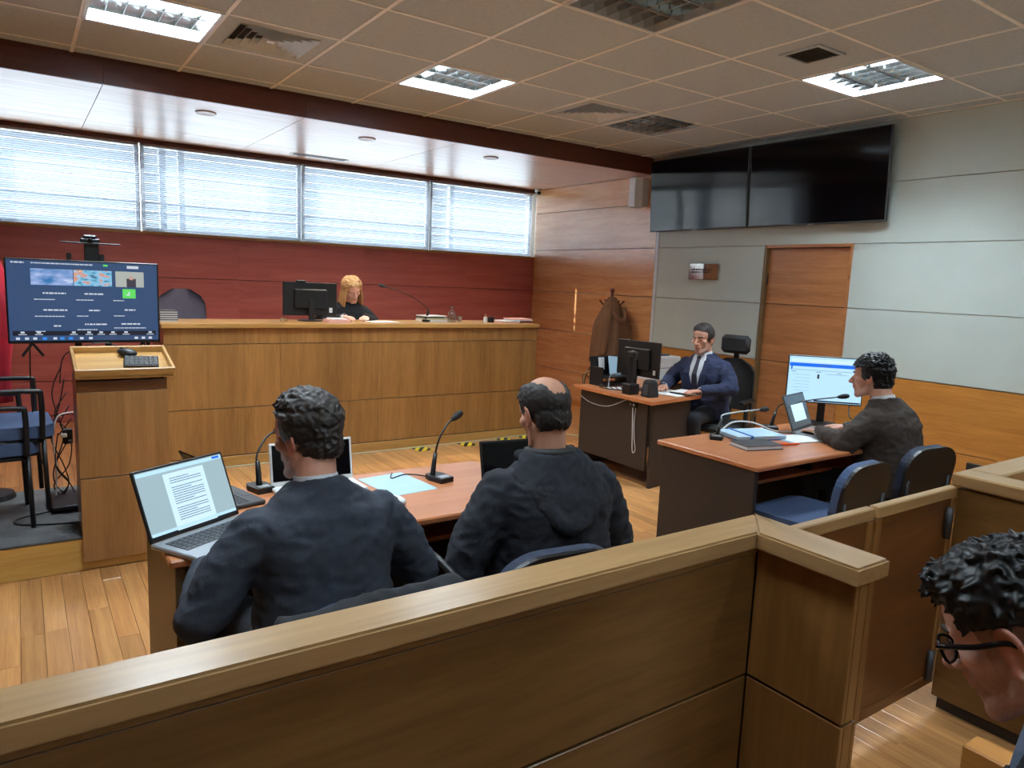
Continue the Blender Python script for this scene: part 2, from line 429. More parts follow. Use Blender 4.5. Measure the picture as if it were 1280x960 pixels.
def luminaire(x0, y0, mode, label):
    w, d = .7015, .70
    t = thing('ceiling_light', label, 'ceiling light', (x0+w/2, y0+d/2, ZC), 0, 'louvred light fittings in the tiled ceiling')
    a, b = w/2-.016, d/2-.016
    h = B()
    h.b2(-a, a, -b, b, .12, .125)
    for s in (-1, 1):
        h.b2(s*a-.003, s*a+.003, -b, b, .004, .12); h.b2(-a, a, s*b-.003, s*b+.003, .004, .12)
    h.obj('housing', 'metal_white', t)
    f = B()
    for s in (-1, 1):
        f.b2(s*a-.012, s*a+.012, -b-.012, b+.012, -.003, .006); f.b2(-a, a, s*b-.012, s*b+.012, -.003, .006)
    f.obj('frame', 'metal_white', t)
    rows = 3; rd = 2*b/rows
    for r in range(rows):
        yc = -b+rd*(r+.5)
        tb = B().tube([(-a+.02, yc, .085), (a-.02, yc, .085)], .013, 10).obj('tube', 'tube_lit' if mode == 2 or (mode == 1 and r > 0) else 'tube_off', t, True)
    for r in range(1, rows):
        yc = -b+rd*r
        B().prism([(-.004, .004), (.004, .004), (.016, .07), (-.016, .07)], -a, a, Matrix.Translation((0, yc, 0)) @ Matrix(((0, 0, 1, 0), (1, 0, 0, 0), (0, 1, 0, 0), (0, 0, 0, 1)))).obj('reflector', 'mirror_alu', t)
    blade = None
    for k in range(1, 7):
        xx = -a+2*a*k/7
        for r in range(rows):
            yc = -b+rd*(r+.5)
            if blade is None:
                blade = B().prism([(-.002, .004), (.002, .004), (.009, .05), (-.009, .05)], -rd/2+.014, rd/2-.014, Matrix(((1, 0, 0, 0), (0, 0, 1, 0), (0, 1, 0, 0), (0, 0, 0, 1)))).obj('louver_blade', 'mirror_alu', t)
                blade.location = (xx, yc, 0)
            else:
                c = blade.copy(); COL.objects.link(c); c.parent = t; c.location = (xx, yc, 0)
    if mode:
        l = light('lamp', 'AREA', (0, 0, .112), (0, 0, -1), LUMW*(1.25 if mode == 2 else 1)*(.35 if y0 < 2 else 1), (.78, .91, 1.0), shape='RECTANGLE', size=2*a-.05, size_y=2*b-.05); l.parent = t
    return t
LUMW = 86
names = {(.3885, 4.70): 'lit louvred ceiling light beside the large square air diffuser near the dark beam', (2.493, 4.70): 'lit louvred ceiling light above the judge\'s end of the room with bluish lower cells',
 (4.5975, 2.60): 'brightest louvred ceiling light, three glowing bluish rows, next to the small grille', (2.493, 2.60): 'switched-off louvred ceiling light with grey mirrored cells over the counsel table',
 (4.5975, 4.70): 'switched-off louvred ceiling light touching the square diffuser near the wall screens'}
for k, m_ in LUM.items(): luminaire(k[0], k[1], m_, names.get(k, 'louvred ceiling light over the public seating'))
def diffuser(x0, y0, label):
    w, d = .7015, .70; t = thing('air_diffuser', label, 'air vent', (x0+w/2, y0+d/2, ZC), 0, 'square ceiling air diffusers')
    B().b2(-.335, .335, -.335, .335, .05, .055).obj('back_plate', 'dark_grey', t)
    p = B()
    for s in (-1, 1):
        p.b2(s*.293-.046, s*.293+.046, -.339, .339, .002, .012); p.b2(-.247, .247, s*.293-.046, s*.293+.046, .002, .012)
    p.obj('surround', 'tile', t)
    for k in range(5):
        a = .25-.045*k; q = B()
        for (pa, pb) in (((-a, -a), (a, -a)), ((a, -a), (a, a)), ((a, a), (-a, a)), ((-a, a), (-a, -a))):
            n_ = V((pa[0]+pb[0], pa[1]+pb[1], 0)).normalized(); i_ = .03
            A, Bq = V((*pa, 0)), V((*pb, 0)); tdir = (Bq-A).normalized()
            q._add([A+V((0, 0, -.006)), Bq+V((0, 0, -.006)), Bq-n_*i_-tdir*i_+V((0, 0, .03)), A-n_*i_+tdir*i_+V((0, 0, .03)), A+V((0, 0, -.002)), Bq+V((0, 0, -.002)), Bq-n_*i_-tdir*i_+V((0, 0, .034)), A-n_*i_+tdir*i_+V((0, 0, .034))],
                   [(0, 1, 2, 3), (4, 7, 6, 5), (0, 4, 5, 1), (3, 2, 6, 7), (0, 3, 7, 4), (1, 5, 6, 2)])
        q.obj('vane', 'metal_white', t)
    B().box((0, 0, .004), (.05, .05, .01), .002).obj('centre_boss', 'metal_white', t)
diffuser(1.09, 4.70, 'white square air diffuser with concentric vanes between two lit ceiling lights')
diffuser(3.896, 4.70, 'white square air diffuser with concentric vanes beside a switched-off ceiling light')
t = thing('return_grille', 'small square grey grille in a ceiling tile beside the brightest light', 'air vent', (4.19, 2.91, ZC))
q = B()
for s in (-1, 1): q.b2(s*.13-.012, s*.13+.012, -.142, .142, -.008, .003).b2(-.118, .118, s*.13-.012, s*.13+.012, -.008, .003)
q.obj('frame', 'tile', t)
B().b2(-.118, .118, -.118, .118, .0, .003).obj('back_plate', 'black', t)
for k in range(9): B().box((0, -.105+.026*k, -.003), (.236, .016, .002), 0, (.6, 0, 0)).obj('slat', 'desk_end', t)

# ------------------------------------------------------------------ soffit, fascia, beam
soff = struct(B().b2(XL, XR+.3, YF+.02, YB+.3, ZS+.02, ZC+.4).obj('ceiling_soffit', 'desk_black'))
for xa, xb in ((XL, -.92), (-.92, .58), (.58, 2.08), (2.08, 3.58), (3.58, 6.2)):
    for ya, yb in ((YF+.025, 7.90), (7.90, YB)):
        B().b2(xa+.002, xb-.002, ya+.002, yb-.002, ZS, ZS+.02, .002).obj('soffit_panel', 'wood_soffit', soff)
fas = struct(B().b2(XL, XR, YF+.006, YF+.02, ZS, ZC+.02).obj('trim_1', 'wood_fascia'))
for xa, xb in ((XL, .58), (.58, 2.08), (2.08, 3.58), (3.58, XR)): B().b2(xa+.0015, xb-.0015, YF-.012, YF+.006, ZS-.004, ZC-.03, .002).obj('fascia_board', 'wood_fascia', fas)
def downlight(x, y, label):
    t = thing('downlight', label, 'ceiling light', (x, y, ZS), 0, 'round downlights in the wooden soffit')
    B().lathe([(.055, .0), (.082, .0), (.085, -.004), (.08, -.009), (.06, -.006)], n=24).obj('rim', 'metal_white', t, 'auto')
    B().lathe([(.001, -.006), (.05, -.005), (.058, -.001), (.058, .004), (.001, .004)], n=24).obj('lens', 'lamp_warm', t, True)
    l = light('lamp', 'SPOT', (0, 0, -.014), (0, 0, -1), 75, (1.0, .86, .68), spot_size=2.4, spot_blend=.6, shadow_soft_size=.05); l.parent = t
downlight(1.375, 6.72, 'round warm downlight in the soffit panel over the standing screen')
downlight(2.842, 6.76, 'round warm downlight in the soffit panel over the seated judge')
downlight(4.247, 6.74, 'round warm downlight in the soffit over the papers end of the bench')
t = thing('slot_vent', 'thin slotted air vent in the wooden soffit above the blinds', 'air vent', (2.88, 8.2, ZS))
B().b2(-.32, .32, -.06, .06, -.006, 0, .002).obj('frame', 'metal_white', t)
for k in range(3): B().b2(-.30, .30, -.042+.03*k, -.024+.03*k, -.008, -.005).obj('slot', 'black', t)

# ------------------------------------------------------------------ back wall, windows, blinds, exterior
wb = B().b2(XL-.3, XR+.3, YB+.02, YB+.3, -.1, 1.99).b2(XL-.3, XR+.3, YB+.02, YB+.3, 2.905, ZC+.4).b2(XL-.3, -.6, YB+.02, YB+.3, 1.99, 2.905)
wb = struct(wb.obj('wall_back', 'wood_fascia'))
zz = [.075, .43, .975, 1.515, 1.985]
xx = [XL, -.92, .58, 2.08, 3.58, 5.08, XR]
for za, zb in zip(zz, zz[1:]):
    for xa, xb in zip(xx, xx[1:]): B().b2(xa+.0006, xb-.0006, YB, YB+.02, za+.004, zb-.004, .001).obj('wall_panel', 'wood_red', wb)
struct(B().b2(XL, XR, YB-.015, YB+.01, 0, .07, .004).obj('baseboard_back', 'wood_red'))
struct(B().b2(XL, XR, YB-.03, YB+.02, 2.885, ZS, .003).obj('trim_2', 'wood_fascia'))
struct(B().b2(-.6, XR, YB-.02, YB+.18, 1.965, 1.99, .003).obj('trim_3', 'wood_trim'))
WX = [(-.59, 1.105), (1.115, 2.82), (2.83, 4.53), (4.54, 6.19)]
for n, (xa, xb) in enumerate(WX):
    w = struct(bpy.data.objects.new('window_%d' % (n+1), None)); COL.objects.link(w); w.location = (xa, YB+.12, 1.99)
    ww = xb-xa
    q = B()
    for px_ in (0.02, ww-.02): q.box((px_, 0, .4575), (.04, .06, .915), .004)
    q.box((ww/2, 0, .02), (ww-.08, .06, .04), .004).box((ww/2, 0, .895), (ww-.08, .06, .04), .004)
    q.obj('window_frame', 'alu', w)
    B().box((ww/2, 0, .4575), (ww-.08, .006, .835)).obj('pane', 'glass', w)
bl_lab = ['white venetian blind farthest along the window band, above the standing screen', 'white venetian blind with a patchy vertical shadow, over the grey chair back', 'white venetian blind above the seated judge', 'white venetian blind ending at the wooden side wall and camera']
slat_me = {}
for n, (xa, xb) in enumerate(WX):
    if n == 2: xb = 4.505
    if n == 3: xb = 6.175
    t = thing('venetian_blind', bl_lab[n], 'blind', (xa, YB+.035, 1.99), 0, 'venetian blinds over the window band')
    ww = xb-xa-.012
    B().box((ww/2, 0, .888), (ww, .03, .026), .002).obj('head_rail', 'metal_white', t)
    B().box((ww/2, 0, .006), (ww, .026, .012), .002).obj('bottom_rail', 'metal_white', t)
    me = slat_me.get(round(ww, 3))
    if me is None:
        q = B(); R = Matrix.Rotation(math.radians(-32), 3, 'X')
        pr = []
        for k in range(5):
            u = -.0125+.00625*k; pr.append((u, .0014*(1-(u/.0125)**2)))
        rs = []
        for xx_ in (0, ww): rs.append([V((xx_, 0, 0))+R @ V((0, u, h_)) for u, h_ in pr]+[V((xx_, 0, 0))+R @ V((0, u, h_-.0004)) for u, h_ in pr[::-1]])
        q.rings(rs); me = q.mesh('slat'); me.materials.append(MATS['slat']); slat_me[round(ww, 3)] = me
    for k in range(41):
        o = bpy.data.objects.new('slat', me); COL.objects.link(o); o.parent = t; o.location = (0, 0, .022+.0208*k)
    for fx in (.08, .36, .64, .92): B().tube([(ww*fx, -.013, .01), (ww*fx, -.013, .89)], .0012, 4).obj('ladder_cord', 'metal_white', t)
    if n == 2:
        for dx in (0, .07): B().tube([(ww*.97+dx*.3, -.02, .88), (ww*.97+dx*.3, -.022, -.35 - dx*3)], .0022, 5).obj('pull_cord', 'white_plastic', t)
for k in range(10):
    o = B().box((0, 0, 0), (9.2, .075, .012), .002, (.35, 0, 0)).obj('sunshade_louver', 'alu'); o.location = (2.9, YB+.62, 1.93+.104*k)
    tag(o, 'long horizontal sunshade louver seen through the blinds', 'louver', 'sunshade louvers outside the window')
for k, xx_ in enumerate((1.42, 1.62, 5.2, -1.2)):
    o = B().box((0, 0, 0), (.07, .09, 3.6), .004).obj('sunshade_post', 'alu'); o.location = (xx_, YB+.72, 1.75)
    tag(o, 'upright post carrying the sunshade louvers outside the window', 'post', 'sunshade posts outside the window')
og = struct(B().b2(-14, 18, YB+.3, YB+14, -.35, -.25).obj('ground', 'wall_plain'))

# ------------------------------------------------------------------ right wall
wr = B().b2(XR+.02, XR+.3, YN-.3, 3.70, -.1, ZC+.4).b2(XR+.02, XR+.3, 4.635, YB+.3, -.1, ZC+.4).b2(XR+.02, XR+.3, 3.70, 4.635, 2.09, ZC+.4)
wr = struct(wr.obj('wall_right', 'wall_plain'))
zz = [.01, .44, .976, 1.513, 2.085, 2.60, ZS]
for za, zb in zip(zz, zz[1:]): B().b2(XR, XR+.02, 6.155, YB-.002, za+.004, zb-.004, .001).obj('wall_panel', 'wood_side', wr)
B().b2(XR-.004, XR+.02, 6.10, 6.15, .945, ZC-.03, .003).obj('corner_strip', 'metal_white', wr)
zz = [.945, 1.513, 2.085, 2.60, ZC]
for za, zb in zip(zz, zz[1:]):
    for ya, yb in ((4.64, 6.098), (2.0, 3.70), (-.4, 2.0), (YN, -.4)):
        if za > 2.0 and ya == 2.0: yb = 4.64
        B().b2(XR, XR+.02, ya+.0005, yb-.0005, za+.003, zb-.003, .001).obj('wall_panel', 'white_wall', wr)
for za, zb in ((.075, .40), (.406, .938)):
    for ya, yb in ((4.64, 6.15), (1.2, 3.70), (-1.2, 1.2), (YN, -1.2)): B().b2(XR-.004, XR+.02, ya+.0005, yb-.0005, za, zb, .001).obj('wainscot_panel', 'wood_wainscot', wr)
struct(B().b2(XR-.012, XR+.02, 4.64, YB, 0, .07, .003).obj('baseboard_right', 'wood_wainscot'))
struct(B().b2(XR-.012, XR+.02, YN, 3.70, 0, .07, .003).obj('baseboard_right_front', 'wood_wainscot'))
d = struct(bpy.data.objects.new('door_1', None)); COL.objects.link(d); d.location = (XR, 4.1675, 0)
B().b2(-.002, .10, -.4675, -.44, 0, 2.09, .002).b2(-.002, .10, -.44, .44, 2.06, 2.09, .002).obj('door_frame', 'wood_door', d)
B().b2(-.004, .10, .44, .4675, 0, 2.09, .002).obj('door_jamb', 'desk_end', d); B().b2(.09, .3, -.4675, .4675, -.05, 2.12).obj('door_light_block', 'desk_black', d)  # dark slab added behind the door panels to block outside light in the gaps
for za, zb in ((.01, .94), (.946, 1.51), (1.516, 2.055)): B().b2(.045, .085, -.437, .437, za, zb, .002).obj('door_panel', 'wood_door', d)
for z_ in (.3, 1.75): B().box((.043, .436, z_), (.012, .014, .10), .003).obj('hinge', 'dark_grey', d)

struct(B().b2(XL-.3, XL, YN-.3, YB+.3, -.1, ZC+.4).obj('wall_left', 'wood_side'))
struct(B().b2(XL-.3, XR+.3, YN-.3, YN, -.1, ZC+.4).obj('wall_front', 'white_wall'))

# ------------------------------------------------------------------ judge's bench
t = thing('judges_bench', 'long high wooden judge\'s bench with vertical veneer front in three rows', 'bench', (.92, 6.16, 0))
BW = 3.62
B().b2(.03, BW-.03, .03, .06, .02, 1.15).b2(.03, .06, .06, .5, .02, 1.15).b2(BW-.06, BW-.03, .06, .5, .02, 1.15).obj('carcass', 'desk_black', t)
B().b2(-.02, BW+.01, -.03, .56, 1.152, 1.192, .005).obj('top', 'wood_trim', t)
for za, zb in ((.085, .486), (.492, 1.018), (1.024, 1.15)):
    n = 4
    for k in range(n): B().b2(BW*k/n+.0004, BW*(k+1)/n-.0004, 0, .03, za, zb, .001).obj('front_panel', 'wood_bench', t)
    B().b2(BW-.03, BW, .031, .55, za, zb, .001).obj('end_panel', 'wood_bench', t); B().b2(0, .03, .031, .55, za, zb, .001).obj('end_panel', 'wood_bench', t)
B().b2(-.01, BW+.01, -.018, .0, 0, .08, .003).obj('skirting', 'wood_trim', t)
t = thing('dais', 'low wooden dais behind the judge\'s bench', 'platform', (1.0, 6.72, 0))
B().b2(0, 3.5, 0, 1.8, 0, .34, .004).obj('deck', 'wood_fascia', t)
for x_ in (1.80, 3.13, 3.63, 4.10, 4.38):
    o = B().b2(-.075, .075, -.09, .09, 0, .0025).obj('hazard_tape', 'hazard'); o.location = (x_, 6.03, .0006); o.rotation_euler = (0, 0, .1)
    tag(o, 'strip of yellow and black hazard tape on the floor along the bench', 'tape', 'hazard tape strips along the bench foot')
cable([(1.2, 6.085, .0065), (2.4, 6.09, .0065), (3.5, 6.085, .0065), (4.6, 6.09, .0065), (5.2, 5.6, .006)], .006, 'thin pale cable lying along the foot of the judge\'s bench', mat='beige_plastic')

# ------------------------------------------------------------------ monitors and laptops
def monitor(name, label, loc, rz, w, h, zc, lit=None, stand_h=None, bez='black'):
    """screen faces local -Y; loc is the foot"""
    t = thing(name, label, 'monitor', loc, rz)
    B().lathe([(.001, .0), (.11, .0), (.11, .008), (.02, .014), (.001, .014)], n=24).obj('foot', 'black', t, 'auto')
    B().box((0, .035, zc/2), (.05, .02, zc-.01), .004).obj('stand', 'black', t)
    B().box((0, 0, zc), (w, .018, h), .004).box((0, .02, zc), (w*.6, .03, h*.6), .01).obj('casing', bez, t)
    B().box((0, -.0095, zc), (w-.014, .001, h-.018)).obj('screen', lit or 'black_gloss', t)
    return t
def laptop(label, loc, rz, w, d, open_deg, body, lid, screen, h=None, group=None, keys=True):
    """hinge along local X at y=0, keyboard towards local -Y, lid leans back"""
    t = thing('laptop', label, 'laptop', loc, rz, group)
    B().box((0, -d/2, .009), (w, d, .016), .004).obj('base', body, t)
    if keys:
        kb = B()
        for r in range(5):
            for k in range(14): kb.box((-w*.43+w*.86*(k+.5)/14, -d*.13-d*.42*(r+.5)/5, .0178), (w*.86/14-.003, d*.42/5-.003, .002))
        kb.obj('keyboard', 'dark_grey', t)
        B().box((0, -d*.8, .0174), (w*.28, d*.3, .001)).obj('touchpad', body, t)
    a = math.radians(open_deg-90); h = h or d
    M = Matrix.Translation((0, 0, .017)) @ Matrix.Rotation(-a, 4, 'X')
    l = B().box((0, 0, h/2), (w, .008, h), .003).xf(M).obj('lid', lid, t)
    s = B().box((0, -.0045, h/2+.004), (w-.02, .001, h-.026)).xf(M).obj('screen', screen, l)
    return t, l, M
def strokes(M, rows, mat, name, parent, y=-.0065):
    """printed marks on a screen: (x0,x1,z,height) in the screen plane"""
    q = B()
    for x0, x1, z, hh in rows: q.box(((x0+x1)/2, y, z), (x1-x0, .0006, hh))
    q.xf(M); return q.obj(name, mat, parent)
def words(x0, x1, z, hh, seed):
    r = random.Random(seed); out = []; x = x0
    while x < x1:
        w_ = min(r.uniform(.6, 3.2)*hh*1.2, x1-x); out.append((x, x+w_, z, hh)); x += w_+hh*.5
    return out

def mic(label, loc, rz, pts, group='gooseneck microphones', steel=False):
    t = thing('microphone', label, 'microphone', loc, rz, group)
    B().prism([(-.035, -.06), (.035, -.06), (.042, .02), (.03, .055), (-.03, .055), (-.042, .02)], 0, .022).obj('base', 'black', t)
    B().box((0, -.035, .0235), (.05, .035, .003), .001).obj('button_plate', 'silver', t)
    p0 = V(pts[0])
    d_ = (V(pts[1])-p0).normalized()
    B().tube([p0-V((0, 0, .02)), p0+d_*.05, p0+d_*.10], [.013, .011, .009], 10).obj('collar', 'black', t, True)
    B().curve(pts, .0045, 8).obj('gooseneck', 'alu' if steel else 'black', t, True)
    e, f_ = V(pts[-1]), V(pts[-2]); dd = (e-f_).normalized()
    B().tube([e-dd*.012, e+dd*.01, e+dd*.035, e+dd*.055, e+dd*.062], [.008, .015, .017, .013, .004], 12).obj('foam_head', 'black_mat', t, True)
    return t

# ------------------------------------------------------------------ things on the judge's bench
t = monitor('desk_monitor', 'black monitor seen from behind on the judge\'s bench beside the woman', (2.20, 6.50, 1.192), PI, .50, .30, .17+.03)
B().box((0, .018, .0), (.01, .01, .01)).obj('cable_clip', 'dark_grey', t)
B().box((-.19, .013, .10), (.03, .004, .045)).obj('sticker', 'white_plastic', t)
o = thing('webcam', 'small black webcam clipped on top of the judge\'s monitor', 'webcam', (2.11, 6.49, 1.543))
B().box((0, 0, .008), (.09, .03, .024), .009).obj('body', 'black', o); B().lathe([(.001, 0), (.009, 0), (.009, .004), (.001, .004)], (0, .02, .008), 12, (-PI/2, 0, 0)).obj('lens', 'black_gloss', o)
mic('gooseneck microphone on the judge\'s bench beside the glass decanter', (3.36, 6.44, 1.192), 2.6, [(0, 0, .02), (-.02, .0, .12), (.10, .06, .22), (.27, .12, .30), (.40, .15, .335)])
t = thing('decanter', 'clear glass water decanter with a flat stopper on the judge\'s bench', 'decanter', (3.62, 6.38, 1.192))
B().lathe([(.001, .0), (.042, .0), (.044, .005), (.044, .085), (.036, .10), (.016, .112), (.015, .13), (.020, .134), (.001, .134)], n=20).obj('bottle', 'cut_glass', t, 'auto')
B().lathe([(.001, .134), (.012, .134), (.012, .142), (.027, .146), (.027, .165), (.001, .165)], n=16).obj('stopper', 'cut_glass', t, 'auto')
B().lathe([(.001, .004), (.04, .004), (.04, .06), (.001, .06)], n=20).obj('water', 'glass', t, 'auto')
t = thing('glass', 'small clear drinking glass behind the decanter', 'glass', (3.755, 6.46, 1.192))
B().lathe([(.001, .0), (.026, .0), (.03, .06), (.028, .06), (.025, .004), (.001, .004)], n=16).obj('tumbler', 'cut_glass', t, 'auto')
def stack(name, label, loc, rz, items, cat, group=None):
    t = thing(name, label, cat, loc, rz, group); z = 0
    for (w, d, h, m, dx) in items:
        B().box((dx, 0, z+h/2), (w, d, h), .001).obj('sheaf', m, t); z += h+.0003
    return t
stack('document_pile', 'pile of papers and a dark folder beside the decanter', (3.46, 6.52, 1.192), .1, [(.25, .2, .02, 'paper', 0), (.25, .2, .016, 'beige_plastic', .01), (.22, .18, .014, 'black', -.01), (.24, .2, .01, 'paper', .0)], 'papers')
t = thing('glue_bottle', 'small white bottle with an orange cap on the judge\'s bench', 'bottle', (4.01, 6.36, 1.192))
B().lathe([(.001, 0), (.02, 0), (.021, .05), (.012, .062), (.001, .062)], n=14).obj('body', 'white_plastic', t, 'auto'); B().lathe([(.009, .06), (.005, .085), (.001, .09)], n=10).obj('cap', 'cork', t, True)
o = tag(B().box((0, 0, .028), (.055, .05, .056), .004).box((0, 0, .058), (.04, .035, .004)).obj('pen_box', 'black'), 'small black box beside the white glue bottle', 'box'); o.location = (4.085, 6.37, 1.192)
stack('file_stack', 'low stack of pink and white files at the wall end of the bench', (4.37, 6.36, 1.192), .05, [(.2, .22, .012, 'paper_pink', -.1), (.2, .22, .012, 'paper', -.1), (.24, .2, .01, 'paper', .06), (.24, .2, .012, 'paper_pink', .05)], 'papers')
stack('open_file', 'pink-covered papers lying in front of the judge\'s monitor', (2.38, 6.30, 1.192), 0, [(.2, .15, .03, 'paper_pink', 0), (.15, .12, .01, 'paper', .0)], 'papers')
o = stack('paper_sheet', 'loose white sheet under the judge\'s hands', (2.86, 6.40, 1.192), .2, [(.3, .21, .004, 'paper', 0)], 'papers')
o = thing('paper_cup', 'small clear tumbler at the monitor\'s side on the bench', 'glass', (1.93, 6.40, 1.192)); B().lathe([(.001, 0), (.03, 0), (.035, .035), (.032, .035), (.028, .004), (.001, .004)], n=14).obj('tumbler', 'cut_glass', o, 'auto')
t = thing('book_pile', 'pile of dark-edged files with white page bands beside the grey chair', 'files', (.99, 6.44, 1.192))
for k in range(5): B().box((.002*(k % 2), 0, .006+.0175*k), (.13, .2, .009), .001).obj('pages', 'paper', t); B().box((0, 0, .0145+.0175*k), (.135, .205, .007), .001).obj('cover', 'dark_grey', t)

def office_chair(name, label, loc, rz, z0, mat, headrest=False, back_h=.56, seat_z=.46):
    t = thing(name, label, 'chair', loc, rz)
    for k in range(5):
        a = 2*PI*k/5+.3; q = B().tube([(0, 0, .10), (.28*math.cos(a), .28*math.sin(a), .07)], [.025, .014], 8); q.obj('base_leg', 'black', t, True)
        B().lathe([(.001, -.012), (.028, -.012), (.028, .012), (.001, .012)], (.28*math.cos(a), .28*math.sin(a), .028), 12, (PI/2, 0, a)).obj('castor', 'black', t, 'auto')
    B().tube([(0, 0, .1), (0, 0, seat_z-.08)], .025, 10).obj('gas_lift', 'black', t, True)
    B().box((0, .02, seat_z-.04), (.50, .48, .08), .035).obj('seat', mat, t, 'auto')
    B().tube([(0, -.18, seat_z-.06), (0, -.27, seat_z), (0, -.29, seat_z+.2)], .02, 8).obj('back_bracket', 'black', t, True)
    n = 9; fr = []; rs = []
    zb, zt = seat_z+.08, seat_z+.08+back_h
    for j in range(n+1):
        f = j/n; z = zb+(zt-zb)*f; w = .23*(1-.10*f) * (1 if f < .7 else math.sqrt(max(.02, 1-((f-.7)/.31)**2*.92))); yy = -.26-.06*f
        rs.append([V((w*math.sin(-PI/2+PI*k/8), yy-.05*(1-math.sin(PI*k/8))*-1 + .0, z)) for k in range(9)] + [V((w*math.sin(-PI/2+PI*k/8), yy+.05*(1-math.sin(PI*k/8))-.035, z)) for k in range(8, -1, -1)])
    B().rings(rs).obj('backrest', mat, t, 'auto')
    if headrest:
        B().box((0, -.33, zt+.03), (.05, .02, .16), .005).obj('headrest_post', 'black', t)
        B().box((0, -.30, zt+.13), (.28, .07, .17), .032).obj('headrest', 'black_mat', t, 'auto')
    for s in (-1, 1):
        B().box((s*.27, -.02, seat_z+.2), (.06, .26, .03), .012).obj('armrest', 'black', t); B().box((s*.27, -.02, seat_z+.07), (.03, .06, .26), .01).obj('arm_post', 'black', t)
    return t
office_chair('office_chair', 'grey fabric high-backed chair behind the bench beside the standing screen', (1.21, 7.12, .34), PI-.2, 0, 'grey_fabric', back_h=.54, seat_z=.47)
office_chair('office_chair', 'dark office chair the judge sits on behind the bench', (2.72, 7.02, .34), PI, 0, 'black_mat', back_h=.36, seat_z=.47)

# ------------------------------------------------------------------ witness platform, lectern, standing screen
t = thing('witness_platform', 'low yellowish wooden platform with worn grey carpet top', 'platform', (-2.0, 4.28, 0))
B().b2(0, 2.80, 0, 1.05, 0, .178, .004).obj('riser', 'wood_plinth', t)
B().b2(0, 2.80, -.004, 1.045, .178, .192, .003).obj('carpet', 'carpet', t)
t = thing('lectern', 'tall wooden lectern with a sloping rimmed tray top', 'lectern', (.44, 4.25, 0))
for za, zb in ((.055, .505), (.511, .965)): B().b2(-.218, .21, 0, .02, za, zb, .001).obj('front_panel', 'wood_podium', t)
B().b2(-.214, .206, .0, .02, .97, 1.02, .001).obj('neck_band', 'wood_gate', t)
for s in (-.209, .201): B().b2(s-.009, s+.009, .021, .32, .194, 1.03, .001).obj('side_panel', 'wood_podium', t)
B().b2(-.2, .192, .30, .318, .3, 1.06, .001).obj('back_panel', 'wood_podium', t)
TM = Matrix.Translation((.01, -.03, 1.035)) @ Matrix.Rotation(math.atan2(.085, .36), 4, 'X')
B().box((0, .19, .012), (.45, .38, .02), .002).xf(TM).obj('tray', 'wood_trim', t)
for c_, d_ in (((0, .008, .03), (.47, .016, .05)), ((0, .372, .03), (.47, .016, .05)), ((-.227, .19, .03), (.016, .348, .05)), ((.227, .19, .03), (.016, .348, .05))):
    B().box(c_, d_, .003).xf(TM).obj('tray_rim', 'wood_trim', t)
def on_tray(o, x, y, rz, z=.0225):
    o.matrix_world = Matrix.Translation((.44, 4.25, 0)) @ TM @ Matrix.Translation((x, y, z)) @ Matrix.Rotation(rz, 4, 'Z')
t = thing('keyboard', 'black numeric keyboard on the lectern tray', 'keyboard')
B().box((0, 0, .008), (.17, .15, .016), .003).obj('case', 'black', t); q = B()
for r in range(6):
    for k in range(7): q.box((-.07+.0233*k, -.06+.0235*r, .018), (.019, .019, .006), .002)
q.obj('keys', 'dark_grey', t); on_tray(t, .09, .17, -.12)
t = thing('mouse', 'black computer mouse beside the keyboard on the lectern', 'mouse'); B().ell((0, 0, .008), (.032, .055, .022), None, 16, 10).obj('shell', 'black', t, True); B().box((0, .03, .029), (.005, .02, .006), .002).obj('wheel', 'dark_grey', t); on_tray(t, .035, .29, 1.0, .0225+.014)
t = thing('standing_screen', 'wide flat screen showing a video call grid on a black pole stand', 'television', (.3225, 4.86, .192))
TW, TH, TZ = .765, .475, 1.212
B().box((0, 0, TZ), (TW, .02, TH), .004).box((0, .03, TZ-.05), (TW*.8, .045, TH*.6), .015).obj('casing', 'black', t)
scr = B().box((0, -.0105, TZ+.003), (TW-.018, .001, TH-.026)).obj('screen', 'tv_bg', t)
I = Matrix.Translation((0, 0, TZ))
def sx(u): return -TW/2+TW*u
def sz(v): return TH/2-TH*v
def patch(rows, mat, name, y=-.0118): return strokes(I, [(sx(a), sx(b), sz((c+d_)/2), TH*(d_-c)) for a, b, c, d_ in rows], mat, name, scr, y)
patch([(.03, .97, .85, .905)], 'tv_bar', 'toolbar')
patch([(.155, .42, .115, .305)], 'tv_photo_sea', 'video_tile')
patch([(.425, .675, .115, .305)], 'tv_photo_town', 'video_tile')
patch([(.70, .895, .115, .305)], 'tv_pic_wall', 'video_tile'); patch([(.775, .84, .2, .305)], 'tv_pic_suit', 'video_picture', -.0124); patch([(.795, .82, .17, .215)], 'tv_pic_tan', 'video_face', -.013)
patch([(.745, .835, .33, .445)], 'tv_green', 'avatar_tile'); patch([(.785, .795, .365, .41), (.77, .79, .395, .41)], 'tv_text', 'avatar_letter', -.0124)
rows = []
for (a, b, v) in ((.225, .37, .40), (.49, .615, .40), (.225, .375, .60), (.515, .59, .60), (.755, .83, .59), (.285, .33, .79), (.485, .63, .77), (.73, .86, .765)):
    rows += [(x0, x1, z, h_) for x0, x1, z, h_ in words(sx(a), sx(b), sz(v), .008, a*97+v)]
for (a, b, v) in ((.17, .30, .475), (.435, .55, .475), (.68, .755, .475), (.17, .355, .675), (.435, .51, .67), (.68, .755, .665), (.17, .23, .875-.02), (.435, .565, .835), (.68, .90, .815)):
    rows += [(x0, x1, z, h_) for x0, x1, z, h_ in words(sx(a), sx(b), sz(v), .005, a*31+v)]
